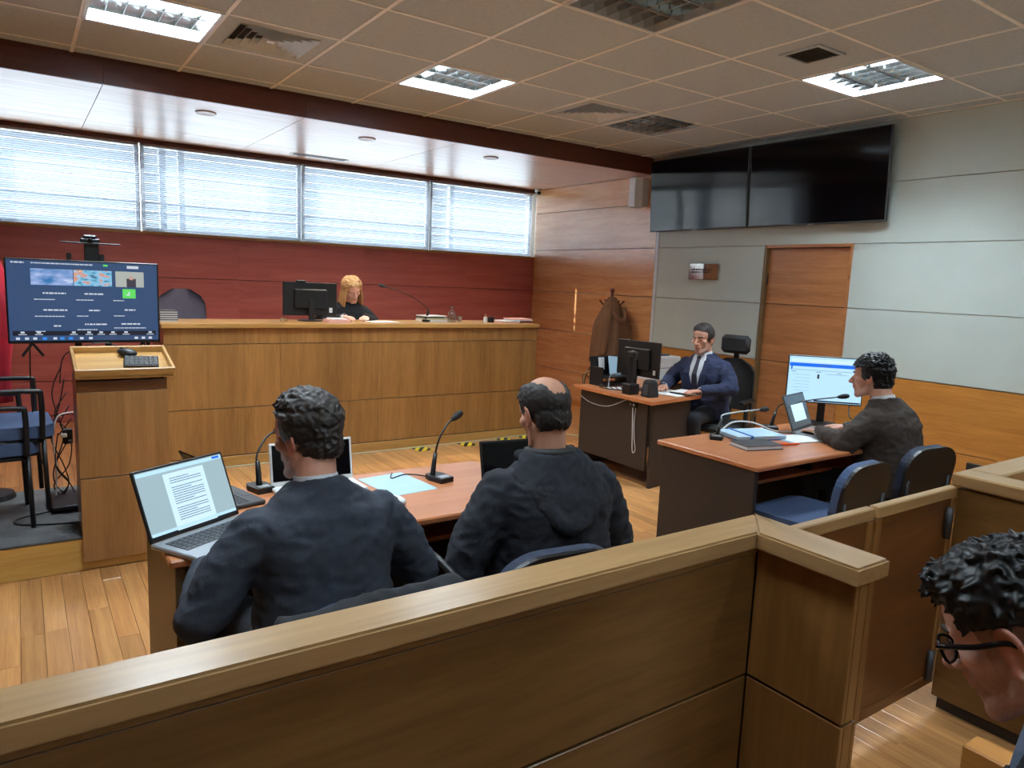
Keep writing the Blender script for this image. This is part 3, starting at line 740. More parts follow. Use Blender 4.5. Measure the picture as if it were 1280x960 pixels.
rows += words(sx(.04), sx(.12), sz(.05), .008, 3)+words(sx(.16), sx(.55), sz(.05), .006, 4)+[(sx(.78), sx(.86), sz(.06), .016)]
for k, u in enumerate((.09, .19, .41, .51, .59, .67, .76, .93)): rows += [(sx(u-.012), sx(u+.012), sz(.868), .010), (sx(u-.025), sx(u+.025), sz(.893), .004)]
strokes(I, rows, 'tv_text', 'caption_text', scr, -.0124)['kind'] = 'stuff'
rows = [(sx(.62), sx(.65), sz(.05), .010)]; strokes(I, rows, 'tv_green', 'status_icon', scr, -.0124)
strokes(I, [(sx(u-.012), sx(u+.012), sz(.94), .013) for u in (.06, .115, .165, .29, .46, .52, .83, .88, .93)], 'tv_text', 'taskbar_icons', scr, -.0124)
strokes(I, [(sx(u-.014), sx(u+.014), sz(.94), .015) for u in (.225, .335, .39)], 'tv_blue', 'taskbar_icons', scr, -.0124)
for x_ in (-.27, .29):
    for s in (-1, 1): B().box((x_+s*.025, 0, TZ-TH/2-.035), (.014, .02, .09), .003, (0, -s*.6, 0)).obj('foot_strut', 'black', t)
for x_ in (-.045, .11): B().box((x_, .05, TZ/2+.03), (.035, .03, TZ+.02-.06), .004).obj('pole', 'black', t)
B().box((.03, .05, .03), (.5, .36, .03), .006).obj('stand_base', 'black', t)
for a in (-1, 1):
    for b in (-1, 1): B().lathe([(.001, -.008), (.016, -.008), (.016, .008), (.001, .008)], (.03+a*.22, .05+b*.15, .0165), 10, (PI/2, 0, 0)).obj('castor', 'black', t, 'auto')
B().box((.04, .04, TZ+TH/2+.03), (.075, .02, .17), .003).obj('camera_bracket', 'black', t)
B().box((.035, .02, TZ+TH/2+.10), (.30, .05, .007), .002).obj('camera_shelf', 'black', t)
for x_ in (-.075, .09): B().box((x_, .03, TZ+TH/2+.015), (.025, .03, .05), .004).obj('bracket_clamp', 'black', t)
t = thing('conference_camera', 'black video camera on the shelf above the standing screen', 'camera', (.355, 4.885, .192+TZ+TH/2+.104))
B().box((0, 0, .012), (.10, .05, .024), .006).box((0, 0, .034), (.07, .045, .02), .008).obj('body', 'black', t); B().lathe([(.001, 0), (.013, 0), (.013, .006), (.001, .006)], (0, -.025, .012), 14, (PI/2, 0, 0)).obj('lens', 'black_gloss', t, True)
# flag at the left edge
t = thing('flag', 'red flag hanging in folds from a pole beside the standing screen', 'flag', (-.205, 5.24, .192))
B().tube([(0, 0, 0), (0, 0, 1.9)], .014, 10).obj('pole', 'wood_fascia', t, True); B().lathe([(.001, 0), (.14, 0), (.13, .03), (.03, .05), (.001, .05)], n=20).obj('base', 'black', t, 'auto')
rs = []
for j in range(15):
    f = j/14; z = 1.74-1.12*f; r = .035+.085*min(1, f*2.2)-.012*math.sin(f*9); ring = []
    for k in range(28):
        a = 2*PI*k/28; rr = r*(1+.16*math.sin(5*a+f*3)+.07*math.sin(9*a)); ring.append((.03+rr*math.cos(a), rr*math.sin(a), z+.03*math.sin(2*a)*f))
    rs.append(ring)
B().rings(rs).obj('cloth', 'red_cloth', t, True)
# cables by the platform
rr = random.Random(21)
for k in range(5):
    cable([(.19+.01*k, 4.985, 1.02-.08*k)]+[(.17+rr.uniform(-.05, .05), 4.985+rr.uniform(-.02, .03), z_) for z_ in (.85-.06*k, .6, .42, .3)]+[(.12+.03*k, 5.0, .197)], .0035, 'black cable hanging down beside the pole of the standing screen', group='tangled screen cables')
cable([(.24, 4.98, .74), (.16, 4.97, .72), (.13, 4.97, .6), (.14, 4.98, .4), (.13, 4.98, .197)], .005, 'white cable looping down beside the screen stand', mat='white_plastic')
cable([(.04, 4.98, 1.16), (.035, 5.0, .8), (.06, 5.02, .5), (.1, 5.0, .35)], .004, 'single dark cable dropping from under the standing screen')
cable([(.10, 4.80, .197), (-.06, 4.72, .197), (-.04, 4.60, .197), (.2, 4.52, .197)], .005, 'black cable curling over the grey platform carpet')
t = thing('power_strip', 'black power strip with a white plug on the screen stand', 'power strip', (.205, 4.955, .60)); B().box((0, 0, 0), (.05, .03, .09), .004).obj('body', 'black', t); B().box((-.02, -.022, .01), (.03, .02, .022), .003).obj('plug', 'white_plastic', t); B().box((.01, -.02, -.03), (.02, .02, .02), .003).obj('adapter', 'dark_grey', t)
cable([(.49, 4.55, 1.145), (.40, 4.585, 1.19), (.30, 4.58, 1.18), (.19, 4.60, 1.12), (.17, 4.75, .95)], .003, 'mouse lead running off the side of the lectern tray')

# ------------------------------------------------------------------ visitor chairs
def arch(w, h, r_top, n=8):
    """rounded arch outline, base at 0"""
    pts = [(-w/2*.86, 0), (w/2*.86, 0), (w/2, h*.25)]
    for k in range(n+1):
        a = (PI/2)*k/n; pts.append((w/2-r_top+r_top*math.cos(a), h-r_top*.8+r_top*.8*math.sin(a)))
    for k in range(n+1):
        a = PI/2+(PI/2)*k/n; pts.append((-w/2+r_top+r_top*math.cos(a), h-r_top*.8+r_top*.8*math.sin(a)))
    pts.append((-w/2, h*.25)); return pts
def visitor_chair(label, loc, rz, mat='blue_fabric', arms=False, group='blue padded visitor chairs'):
    t = thing('visitor_chair', label, 'chair', loc, rz, group)
    B().prism([(-.22, -.22), (.22, -.22), (.245, .05), (.235, .2), (.18, .245), (-.18, .245), (-.235, .2), (-.245, .05)], .405, .47).obj('seat', mat, t)
    B().prism([(-.215, -.21), (.215, -.21), (.235, .05), (.175, .235), (-.175, .235), (-.235, .05)], .385, .404).obj('seat_pan', 'black', t)
    M = Matrix.Translation((0, -.225, .485)) @ Matrix.Rotation(math.radians(8), 4, 'X') @ Matrix(((1, 0, 0, 0), (0, 0, -1, 0), (0, 1, 0, 0), (0, 0, 0, 1)))
    pad = B().prism(arch(.45, .315, .15), -.028, .012, M); bmesh.ops.bevel(pad.bm, geom=[e for e in pad.bm.edges if e.calc_face_angle(0) > .8], offset=.01, segments=2, affect='EDGES'); pad.obj('backrest', mat, t)
    B().prism(arch(.455, .32, .15), .0125, .03, M).obj('back_shell', 'black', t)
    for s in (-1, 1):
        B().tube([(s*.235, .2, 0), (s*.225, .19, .39)], .0125, 8).obj('leg', 'black', t, True); B().tube([(s*.235, -.25, 0), (s*.225, -.2, .39)], .0125, 8).obj('leg', 'black', t, True)
        B().tube([(s*.19, -.2, .38), (s*.19, -.27, .44), (s*.19, -.27, .62)], .012, 8).obj('back_upright', 'black', t, True)
        if arms:
            B().curve([(s*.255, .185, .40), (s*.265, .185, .63), (s*.265, .15, .665), (s*.265, -.1, .665), (s*.25, -.25, .655), (s*.2, -.275, .60)], .014, 8, 4).obj('armrest', 'black', t, True)
        B().tube([(s*.225, .19, .385), (s*.225, -.2, .385)], .011, 8).obj('side_rail', 'black', t, True)
    return t
visitor_chair('blue armchair with black tube frame, lower of the pair stacked on the platform', (-.20, 4.77, .192), -PI/2+.05, arms=True, group='stacked armchairs on the platform')
visitor_chair('blue armchair resting on top of the other on the grey platform', (-.125, 4.79, .192+.085), -PI/2+.05, arms=True, group='stacked armchairs on the platform')
visitor_chair('empty visitor chair with a blue seat pulled up at the desk with the lit monitor', (3.45, 2.14, 0), .05, 'blue_fabric')
visitor_chair('visitor chair carrying the man in the brown suit', (4.24, 2.19, 0), -.1, 'navy_fabric')
visitor_chair('visitor chair with armrests under the man in the dark hooded jacket', (1.40, 1.93, 0), -.12, 'navy_fabric', arms=True)
visitor_chair('visitor chair with a black coat over its back under the grey-haired man in navy', (.70, 1.90, 0), .05, 'navy_fabric')

# ------------------------------------------------------------------ desks
def desk(name, label, x0, x1, y0, y1, zt, left_mat='desk_black'):
    """people sit on the -Y side"""
    t = thing(name, label, 'desk', (x0, y0, 0)); w, d = x1-x0, y1-y0
    q = B().box((w/2, d/2, zt-.0135), (w, d, .027), .006); q.obj('top', 'wood_desk', t)
    B().box((.035, d/2, (zt-.028)/2), (.03, d-.06, zt-.028), .002).obj('end_panel', left_mat, t)
    B().box((w-.035, d/2, (zt-.028)/2), (.03, d-.06, zt-.028), .002).obj('end_panel', 'desk_black', t)
    B().box((w/2, d-.10, (zt-.028+.12)/2), (w-.102, .02, zt-.028-.12), .001).obj('modesty_panel', 'desk_black', t)
    B().box((w/2, d*.55, zt-.17), (w-.102, d*.5, .02), .001).obj('shelf', 'wood_desk', t)
    B().box((w*.5, d*.55, zt-.094), (.02, d*.5, .13)).obj('shelf_divider', 'desk_black', t)
    return t
desk('counsel_desk', 'desk of the two men seen from behind, pale wood top reflecting the windows', .34, 1.825, 2.28, 2.955, .74, 'desk_end')
desk('counsel_desk', 'desk with the lit monitor and laptop, black end panel, orange wood top', 3.06, 4.66, 2.21, 2.92, .74)
t = thing('clerk_desk', 'black-fronted desk with an orange wood top where the clerk in blue sits', 'desk', (4.08, 3.97, 0))
B().prism([(0, 0), (.70, .11), (.72, 1.0), (.02, 1.0)], .703, .73).obj('top', 'wood_desk', t)
B().b2(.06, .08, .10, .93, .14, .702, .001).obj('front_panel', 'desk_black', t)
B().prism([(.085, .055), (.60, .135), (.60, .165), (.085, .085)], 0, .702).obj('end_panel', 'desk_black', t); B().b2(.085, .66, .94, .97, 0, .702, .001).obj('end_panel', 'desk_black', t)
t = thing('side_cabinet', 'low cabinet with a wooden top carrying the printer by the wall', 'cabinet', (5.02, 5.05, 0))
B().b2(0, .95, 0, .5, .66, .685, .003).obj('top', 'wood_desk', t); B().b2(.03, .92, .04, .47, .02, .659, .002).obj('body', 'desk_black', t)
for x0 in (.03, .475):
    dd = B().b2(x0+.003, x0+.442, .022, .039, .05, .65, .002).obj('door', 'desk_black', t); B().box((x0+(.40 if x0 < .1 else .04), .014, .4), (.01, .016, .1), .003).obj('handle', 'alu', dd)

# ------------------------------------------------------------------ public partition and swing gates
ZP = .965
t = thing('partition', 'long waist-high wooden partition with a pale cap rail and a short return', 'partition', (0, 0, 0))
B().b2(XL, 1.73, 1.215, 1.255, 0, .90).b2(1.705, 1.745, .92, 1.255, 0, .90).obj('core', 'desk_black', t)
q = B().prism([(XL, 1.178), (1.652, 1.178), (1.785, 1.292), (XL, 1.292)], ZP-.05, ZP); bmesh.ops.bevel(q.bm, geom=[e for e in q.bm.edges if e.calc_length() > .5], offset=.006, segments=2, affect='EDGES'); q.obj('cap_rail', 'wood_cap', t)
q = B().prism([(1.653, 1.177), (1.653, .885), (1.795, .885), (1.795, 1.292), (1.7855, 1.2915)], ZP-.05, ZP); bmesh.ops.bevel(q.bm, geom=[e for e in q.bm.edges if e.calc_length() > .13], offset=.006, segments=2, affect='EDGES'); q.obj('cap_rail', 'wood_cap_y', t)
B().b2(XL, 1.685, 1.192, 1.27, ZP-.068, ZP-.051, .002).obj('moulding', 'wood_partition', t)
for xa, xb in ((XL, -.75), (-.75, 1.686)):
    for za, zb in ((.05, .522), (.53, .893)):
        B().b2(xa+.001, xb-.001, 1.197, 1.214, za, zb, .002).obj('panel', 'wood_partition', t); B().b2(xa+.001, min(xb, 1.7)-.001, 1.256, 1.273, za, zb, .002).obj('panel', 'wood_partition', t)
for za, zb in ((.05, .522), (.53, .905)):
    B().b2(1.688, 1.7045, .905, 1.196, za, zb, .002).obj('panel', 'wood_partition_z', t); B().b2(1.7455, 1.762, .905, 1.25, za, zb, .002).obj('panel', 'wood_partition_z', t)
    B().b2(1.7055, 1.7445, .905, .919, za, zb, .002).obj('end_strip', 'wood_partition_z', t)
t = thing('partition', 'wooden partition section by the side wall, with capped return beside the gate', 'partition', (0, 0, 0))
B().b2(3.0, XR-.02, 1.17, 1.22, 0, .90).b2(2.975, 3.02, .1, 1.22, 0, .90).obj('core', 'desk_black', t)
B().b2(3.07, XR-.015, 1.135, 1.255, ZP-.05, ZP, .006).obj('cap_rail', 'wood_cap', t); B().b2(2.935, 3.069, .08, 1.255, ZP-.05, ZP, .006).obj('cap_rail', 'wood_cap_y', t)
for za, zb in ((.05, .522), (.53, .905)):
    B().b2(2.958, 2.9745, .09, 1.237, za, zb, .002).obj('panel', 'wood_partition_y', t); B().b2(2.976, XR-.02, 1.2205, 1.238, za, zb, .002).obj('panel', 'wood_partition', t); B().b2(3.021, XR-.02, 1.152, 1.1695, za, zb, .002).obj('panel', 'wood_partition', t)
def gate(label, x0, x1, hinge):
    t = thing('swing_gate', label, 'gate', (x0, 1.25, 0), 0, 'paired swing gates in the partition'); w = x1-x0
    B().b2(.035, w-.035, -.009, .009, .145, .868).obj('panel', 'wood_gate', t)
    for xa in (0, w-.036): B().b2(xa, xa+.036, -.016, .016, .105, .869, .003).obj('stile', 'wood_partition_z', t)
    B().b2(0, w, -.017, .017, .87, .913, .004).obj('top_rail', 'wood_cap', t); B().b2(.037, w-.037, -.0155, .0155, .105, .145, .003).obj('bottom_rail', 'wood_gate', t)
    for z_ in (.2, .78):
        B().tube([(hinge, -.026, z_-.06), (hinge, -.026, z_+.06)], .012, 10).obj('hinge', 'dark_grey', t, True)
gate('narrow swing gate leaf partly hidden behind the partition\'s short return', 1.83, 2.365, .01)
gate('wide swing gate leaf hinged at the partition by the side wall', 2.385, 2.954, .50)
t = thing('pew', 'wooden public bench with a square-edged arm under the young man', 'bench', (.66, .0, 0))
B().b2(0, .94, .02, .46, .41, .45, .004).obj('seat', 'wood_desk', t); B().b2(0, .94, 0, .03, .452, .74, .004).obj('backrest', 'wood_desk', t)
B().b2(.95, 1.015, 0, .60, 0, .69, .004).obj('arm', 'wood_wainscot', t); B().b2(-.06, -.002, 0, .455, 0, .62, .004).obj('arm', 'wood_wainscot', t)

# ------------------------------------------------------------------ wall things
for k, (ya, yb, lab) in enumerate(((3.375, 4.79, 'large black wall screen above the door, reflecting a lit ceiling lamp'), (4.80, 6.165, 'large black wall screen over the wood and white wall joint'))):
    t = thing('wall_screen', lab, 'television', (6.09, (ya+yb)/2, 2.655), 0, 'pair of black wall screens'); w = yb-ya
    t.rotation_euler = (0, math.radians(-3.5), 0)
    B().box((0, 0, 0), (.035, w-.008, .79), .005).obj('casing', 'dark_grey', t); B().box((-.0182, 0, .003), (.001, w-.03, .765)).obj('screen', 'black_gloss', t)
    B().box((.05, 0, 0), (.07, .4, .3), .005).obj('wall_bracket', 'black', t); B().box((-.018, 0, -.39), (.004, .06, .008)).obj('badge', 'silver', t)
t = thing('wall_plaque', 'curved brushed steel name plaque with two engraved lines on the white wall', 'sign', (XR, 5.40, 1.818))
rs = []
for k in range(13):
    a = -1+2*k/12; bulge = .055*(1-a*a); rs.append((-.012-bulge, .205*a))
q = B()
for (xo, n_) in ((0, 1),): q.rings([[V((x_, y_, z_)) for (x_, z_) in ((p[0], -.085), (p[0], .085), (p[0]+.004, .085), (p[0]+.004, -.085))] for p in rs for y_ in (p[1],)])
q.obj('plate', 'steel_sign', t, 'auto')
q = B()
rr = random.Random(5)
for z_, a0, a1 in ((.022, -.62, .66), (-.006, -.60, .70)):
    a = a0
    while a < a1:
        w_ = rr.uniform(.03, .06); b_ = .055*(1-a*a); q.box((-.0128-b_, .205*a, z_), (.0012, .205*w_, .017), 0, (0, 0, -math.atan(.055*2*a/.205))); a += w_+.035
o = q.obj('engraved_lettering', 'dark_grey', t); o['kind'] = 'stuff'
for s in (-.19, .19): B().box((-.006, s, 0), (.012, .02, .1), .002).obj('bracket', 'paper_pink', t)
t = thing('wall_speaker', 'white box loudspeaker on the wooden wall beside the screens', 'speaker', (XR, 6.44, 2.73))
q = B().prism([(0, -.12), (-.09, -.105), (-.15, -.05), (-.15, .06), (-.07, .11), (0, .12)], -.165, .165); q.obj('cabinet', 'metal_white', t); B().box((-.1515, .005, 0), (.003, .09, .28), .001).obj('grille', 'white_plastic', t)
t = thing('security_camera', 'small white dome camera in the corner above the blinds', 'camera', (6.11, 8.42, ZS))
B().lathe([(.001, 0), (.045, 0), (.045, -.03), (.04, -.045), (.001, -.045)], n=16).obj('mount', 'white_plastic', t, 'auto'); B().ell((0, -.02, -.055), (.032, .032, .03)).obj('dome', 'black_gloss', t, True)
t = thing('wall_outlet', 'beige triple wall outlet low on the wainscot', 'outlet', (XR-.004, 2.815, .305)); B().box((-.005, 0, 0), (.01, .13, .075), .003).obj('plate', 'beige_plastic', t)
for k in (-1, 0, 1): B().box((-.0105, .033*k, 0), (.002, .022, .026), .001).obj('socket', 'dark_grey', t)
t = thing('wall_outlet', 'black wall power box beside the beige outlet', 'outlet', (XR-.004, 2.46, .31)); B().box((-.0125, 0, 0), (.025, .17, .075), .004).obj('plate', 'black', t); B().box((-.028, -.10, -.005), (.03, .03, .03), .004).obj('plug', 'paper_pink', t)

# ------------------------------------------------------------------ coat rack
t = thing('coat_rack', 'dark upright coat rack with hooks against the wooden wall', 'coat rack', (5.99, 6.62, 0))
B().tube([(0, 0, .03), (0, 0, 1.56)], .018, 10).obj('pole', 'wood_fascia', t, True); B().lathe([(.001, 0), (.19, 0), (.18, .025), (.03, .045), (.001, .045)], n=20).obj('base', 'wood_fascia', t, 'auto'); B().ell((0, 0, 1.57), .028).obj('finial', 'wood_fascia', t, True)
for k in range(6):
    a = 2*PI*k/6+.4; c, s = math.cos(a), math.sin(a); B().curve([(.01*c, .01*s, 1.40), (.08*c, .08*s, 1.38), (.15*c, .15*s, 1.45)], .011, 8, 4).obj('hook', 'wood_fascia', t, True)
rs = []
for j in range(16):
    f = j/15; z = 1.49-.78*f; ring = []
    for k in range(36):
        a = 2*PI*k/36; r = (.05+.16*min(1, f*2.4)**.8+.03*f); fold = 1+.10*math.sin(7*a+2*f)*min(1, f*2)+.05*math.sin(13*a)
        ring.append((r*fold*math.cos(a)*1.0, r*fold*math.sin(a)*.75, z-.02*math.cos(3*a)*f))
    rs.append(ring)
t = thing('brown_coat', 'brown winter coat hanging from the coat rack hooks', 'coat', (5.94, 6.56, 0)); B().rings(rs).obj('body', 'coat_brown', t, True)
q = B()
for s in (-1, 1): q.chain([(s*.10, -.06, 1.32), (s*.17, -.10, 1.12), (s*.18, -.09, .84)], [.06, .055, .05])
q.obj('sleeve', 'coat_brown', t, True)
q = B().curve([(-.09, -.12, 1.34), (-.05, -.17, 1.24), (.02, -.185, 1.22), (.08, -.15, 1.27), (.10, -.10, 1.36)], .03, 10); q.obj('hood', 'coat_brown', t, True)

# ------------------------------------------------------------------ clerk's desk things
t = monitor('desk_monitor', 'black monitor with its back turned on the clerk\'s desk', (4.46, 4.54, .73), PI/2+.05, .50, .31, .275)
B().box((.17, .0105+.001, -.0), (.001, .001, .001)).obj('port', 'black', t); B().box((-.2, .012, .17), (.025, .004, .04)).obj('sticker', 'white_plastic', t)
t = thing('document_camera', 'black upright document camera stand beside the clerk\'s monitor', 'camera stand', (4.215, 4.36, .73))
B().box((0, 0, .045), (.11, .10, .09), .006).obj('base', 'black', t); B().box((.0, .02, .20), (.045, .04, .28), .006).obj('column', 'black', t); B().box((0, .0, .335), (.06, .09, .05), .01).obj('head', 'black', t); B().lathe([(.001, 0), (.012, 0), (.012, .006), (.001, .006)], (0, 0, .36), 12).obj('lamp', 'silver', t, True)
t = thing('desk_speaker', 'small black tapered loudspeaker on the clerk\'s desk', 'speaker', (4.27, 4.19, .73))
B().rings([[V((sx_*w_, sy_*w_, z_)) for sx_, sy_ in ((-1, -1), (1, -1), (1, 1), (-1, 1))] for w_, z_ in ((.05, 0), (.052, .01), (.04, .12), (.03, .14))]).obj('cabinet', 'black_mat', t); B().box((-.049, 0, .06), (.003, .05, .09), 0, (0, .1, 0)).obj('grille', 'dark_grey', t)
t = thing('letter_tray', 'black desk organiser holding a white sheet at the far end of the clerk\'s desk', 'organizer', (4.42, 4.86, .73))
B().b2(-.16, .16, -.09, .09, 0, .02, .003).obj('tray', 'black', t); B().b2(-.16, .16, -.09, .09, .07, .085, .003).obj('tray', 'black', t)
for x_ in (-.155, .155): B().b2(x_-.004, x_+.004, -.09, .09, .02, .17, .002).obj('side', 'black', t)
B().box((0, .08, .17), (.32, .012, .17), .003, (-.15, 0, 0)).obj('back', 'black', t); B().box((-.05, .058, .19), (.07, .003, .11), 0, (-.15, 0, 0)).obj('label', 'paper', t); B().box((.09, .03, .17), (.15, .003, .17), 0, (-.3, .1, 0)).obj('leaflet', 'paper_blue', t)
cable([(4.2, 4.62, .75), (4.28, 4.7, .80), (4.36, 4.76, .84), (4.5, 4.7, .86)], .005, 'grey bent lead arching over the clerk\'s desk clutter', mat='silver')
for k in range(6):
    cable([(4.30+.03*k, 4.72, .735), (4.24+.04*k, 4.78-.02*k, .745+.006*k), (4.18+.03*k, 4.66-.03*k, .737), (4.3, 4.5-.03*k, .737)], .004, 'tangled black lead on the clerk\'s desk by the organiser', group='leads on the clerk\'s desk')
for k in range(3): cable([(4.35, 4.97+.02*k, .95-.1*k), (4.28-.02*k, 5.02, .80), (4.27+.02*k, 5.04, .5), (4.3, 5.05, .02)], .005, 'lead hanging off the far end of the clerk\'s desk', mat=('black', 'beige_plastic', 'orange')[k] if k < 2 else 'desk_end', group='leads hanging behind the clerk\'s desk')
cable([(4.14, 4.20, .70), (4.135, 4.21, .55), (4.125, 4.19, .40), (4.125, 4.17, .30), (4.125, 4.20, .28), (4.13, 4.22, .45), (4.135, 4.24, .70)], .0045, 'white lead with a plug dangling down the clerk\'s desk front', mat='white_plastic')
cable([(4.13, 4.30, .70), (4.10, 4.5, .61), (4.12, 4.75, .60), (4.13, 4.9, .64)], .004, 'pale lead sagging across the clerk\'s desk front', mat='silver')
o = thing('power_adapter', 'black adapter with steel buttons stuck under the clerk\'s desk edge', 'adapter', (4.132, 4.235, .665)); B().box((0, 0, 0), (.016, .09, .05), .004).obj('body', 'black', o)
for k in (-1, 1): B().ell((-.01, .02*k, 0), .008).obj('button', 'silver', o, True)
for n, (x_, y_, r_, w_, d_, lab) in enumerate(((4.56, 4.36, .5, .30, .21, 'printed sheets under the clerk\'s hands'), (4.60, 4.20, .2, .30, .21, 'white sheets at the near corner of the clerk\'s desk'), (4.33, 4.63, -.2, .2, .14, 'white paper lying behind the document camera'))):
    o = stack('paper_sheet', lab, (x_, y_, .73+.0005+.004*n*(n < 2)), r_, [(w_, d_, .003, 'paper', 0)], 'papers')
o = stack('notebook', 'thin dark-edged clipboard of papers beside the clerk', (4.68, 4.19, .742), .25, [(.22, .16, .008, 'black', 0), (.2, .15, .006, 'paper', 0)], 'notebook')
t = thing('printer', 'pale grey laser printer on the side cabinet by the wall', 'printer', (5.44, 5.30, .685))
B().b2(-.2, .2, -.18, .18, 0, .245, .01).obj('body', 'white_plastic', t); B().b2(-.18, .18, -.183, -.18, .02, .09, .001).obj('paper_drawer', 'metal_white', t); B().b2(-.14, .14, -.184, -.18, .13, .135).obj('slot', 'dark_grey', t)
B().b2(-.10, .12, -.1, .12, .245, .262, .006).obj('output_tray', 'dark_grey', t); B().box((-.15, -.14, .25), (.08, .05, .012), .003).obj('control_panel', 'dark_grey', t); B().box((.06, -.184, .05), (.08, .004, .012), .001).obj('handle', 'dark_grey', t)
office_chair('office_chair', 'black mesh office chair with a headrest behind the clerk', (5.13, 4.20, 0), PI/2+.25, 0, 'black_mat', headrest=True, back_h=.46, seat_z=.47)

# ------------------------------------------------------------------ things on the desk with the lit monitor
t = monitor('desk_monitor', 'lit monitor with a blue banner page on the right-hand counsel desk', (4.53, 2.81, .74), -.84, .49, .325, .305, 'scr_white')
scr = [c for c in t.children if c.name.startswith('screen')][0]; I2 = Matrix.Translation((0, 0, .305))
strokes(I2, [(-.235, .235, .098, .024), (-.225, -.215, .08, .035), (.215, .228, .08, .03)], 'scr_blue', 'banner', scr, -.0106)
strokes(I2, [(-.225, .235, .128, .02)], 'scr_page', 'title_strip', scr, -.0104)
rows = [(-.21, .215, .063, .002), (-.05, .03, .099, .004), (.16, .21, .099, .004)]
rows += words(-.22, -.19, .05, .004, 1)+words(-.06, -.03, .052, .004, 2)+words(.07, .1, .05, .004, 3)
for k in range(6): rows += [(-.21+.02*(k % 2), -.10, .03-.022*k, .0012)]
rows += words(0.0, .15, .04, .002, 5)
strokes(I2, rows, 'scr_ink', 'page_marks', scr, -.0112); strokes(I2, [(-.052, -.038, .022, .03)], 'tv_pic_suit', 'crest', scr, -.0112); strokes(I2, [(-.06, .235, -.146, .010)], 'tv_bar', 'taskbar', scr, -.0108)
t, l, M = laptop('silver laptop open in front of the man in the brown suit', (4.16, 2.70, .74), .22, .33, .235, 112, 'silver', 'dark_grey', 'scr_dark')
strokes(M, [(-.09, .10, .11, .11)], 'scr_page', 'page', l, -.0055)
mic('gooseneck microphone with a bare steel stem near the corner of the lit-monitor desk', (3.43, 2.79, .74), -.9, [(0, .02, .02), (.02, .05, .10), (.03, .08, .135), (.16, .20, .15), (.25, .28, .155)], steel=True)
mic('black gooseneck microphone reaching across in front of the lit monitor', (4.02, 2.84, .74), -.7, [(0, 0, .02), (.03, .03, .11), (.08, .06, .16), (.25, .09, .19), (.44, .08, .225)])
t = stack('binder', 'pale blue document binder with a blue strap on the lit-monitor desk', (3.68, 2.73, .74), -.28, [(.33, .22, .006, 'blue_plastic', 0), (.34, .22, .014, 'paper_blue', 0), (.34, .23, .008, 'paper_blue', -.005)], 'binder')
B().box((-.08, 0, .0168), (.014, .24, .033), .001).obj('strap', 'blue_plastic', t)
t = thing('notebook', 'closed dark notebook with white page edges by the orange pens', 'notebook', (3.46, 2.53, .74), -.25)
B().box((0, 0, .0125), (.24, .155, .017), .001).obj('pages', 'paper', t); B().box((.002, 0, .0235), (.25, .165, .004), .001).obj('cover', 'dark_grey', t); B().box((.002, 0, .002), (.25, .165, .004), .001).obj('cover', 'dark_grey', t)
for k, (x_, y_, r_) in enumerate(((3.64, 2.50, -.15), (3.70, 2.47, -.3))):
    t = thing('pen', ('orange pen touching the dark notebook', 'orange pen lying farther from the notebook, towards the loose sheet')[k], 'pen', (x_, y_, .7475), r_, 'orange pens'); B().tube([(-.07, 0, 0), (.05, 0, 0)], .0068, 8).obj('barrel', 'orange', t, True); B().tube([(.05, 0, 0), (.075, 0, 0)], [.006, .001], 8).obj('tip', 'orange', t, True)
stack('paper_sheet', 'loose pale sheets between the binder and the silver laptop', (3.90, 2.56, .74), -.2, [(.26, .20, .003, 'paper_blue', 0), (.24, .2, .002, 'paper', .01)], 'papers')
cable([(3.60, 2.90, .748), (3.70, 2.89, .80), (3.82, 2.83, .80), (3.95, 2.76, .75), (4.05, 2.68, .747), (4.12, 2.60, .75)], .0055, 'white lead arching over the binder to the silver laptop', mat='white_plastic')
cable([(4.75, 2.72, .95), (4.78, 2.76, .85), (4.72, 2.70, .78), (4.85, 2.62, .745)], .005, 'black lead dropping from the lit monitor')
t = thing('document_pile', 'dark tablet case and leads behind the silver laptop', 'case', (4.52, 2.62, .74), .3); B().box((0, 0, .008), (.17, .12, .016), .003).obj('case', 'black', t)

# ------------------------------------------------------------------ things on the desk of the two men
t, l, M = laptop('silver laptop showing a typed document, overhanging the desk corner', (.462, 2.50, .74), .52, .36, .25, 112, 'silver', 'black', 'scr_grey', .235)
strokes(M, [(-.075, .085, .108, .19)], 'scr_page', 'page', l, -.0055); strokes(M, [(-.168, .168, .217, .012)], 'scr_white', 'window_bar', l, -.0056); strokes(M, [(-.168, .168, .021, .010)], 'scr_white', 'task_bar', l, -.0056)
rows = []
for k in range(19):
    if k in (3, 12): continue
    rows += words(-.055, .068 if k % 5 else .02, .185-.0078*k, .0026, k+50)
o = strokes(M, rows, 'scr_ink', 'typed_lines', l, -.0063); o['kind'] = 'stuff'
strokes(M, [(.13, .16, .218, .008)], 'scr_blue', 'button', l, -.0063)
B().box((.11, -.215, .0178), (.03, .018, .001)).obj('sticker', 'blue_plastic', t)
laptop('dark laptop turned sideways, seen from its brown-tinted lid, behind the silver one', (.60, 2.81, .74), PI/2+.25, .26, .12, 118, 'dark_grey', 'black_gloss', 'black_gloss', .2)
laptop('white-framed laptop with a black screen in front of the grey-haired man', (.985, 2.87, .74), .0, .35, .17, 100, 'white_plastic', 'white_plastic', 'black_gloss', .175, keys=False)
laptop('black laptop opened in front of the man in the hooded jacket', (1.70, 2.44, .74), -.15, .27, .14, 105, 'black', 'black', 'black_gloss', .2, keys=False)
mic('gooseneck microphone between the sideways laptop and the white-framed one', (.775, 2.905, .74), .2, [(0, 0, .02), (.0, .01, .08), (.005, .03, .14), (.06, .06, .20), (.12, .09, .215)])
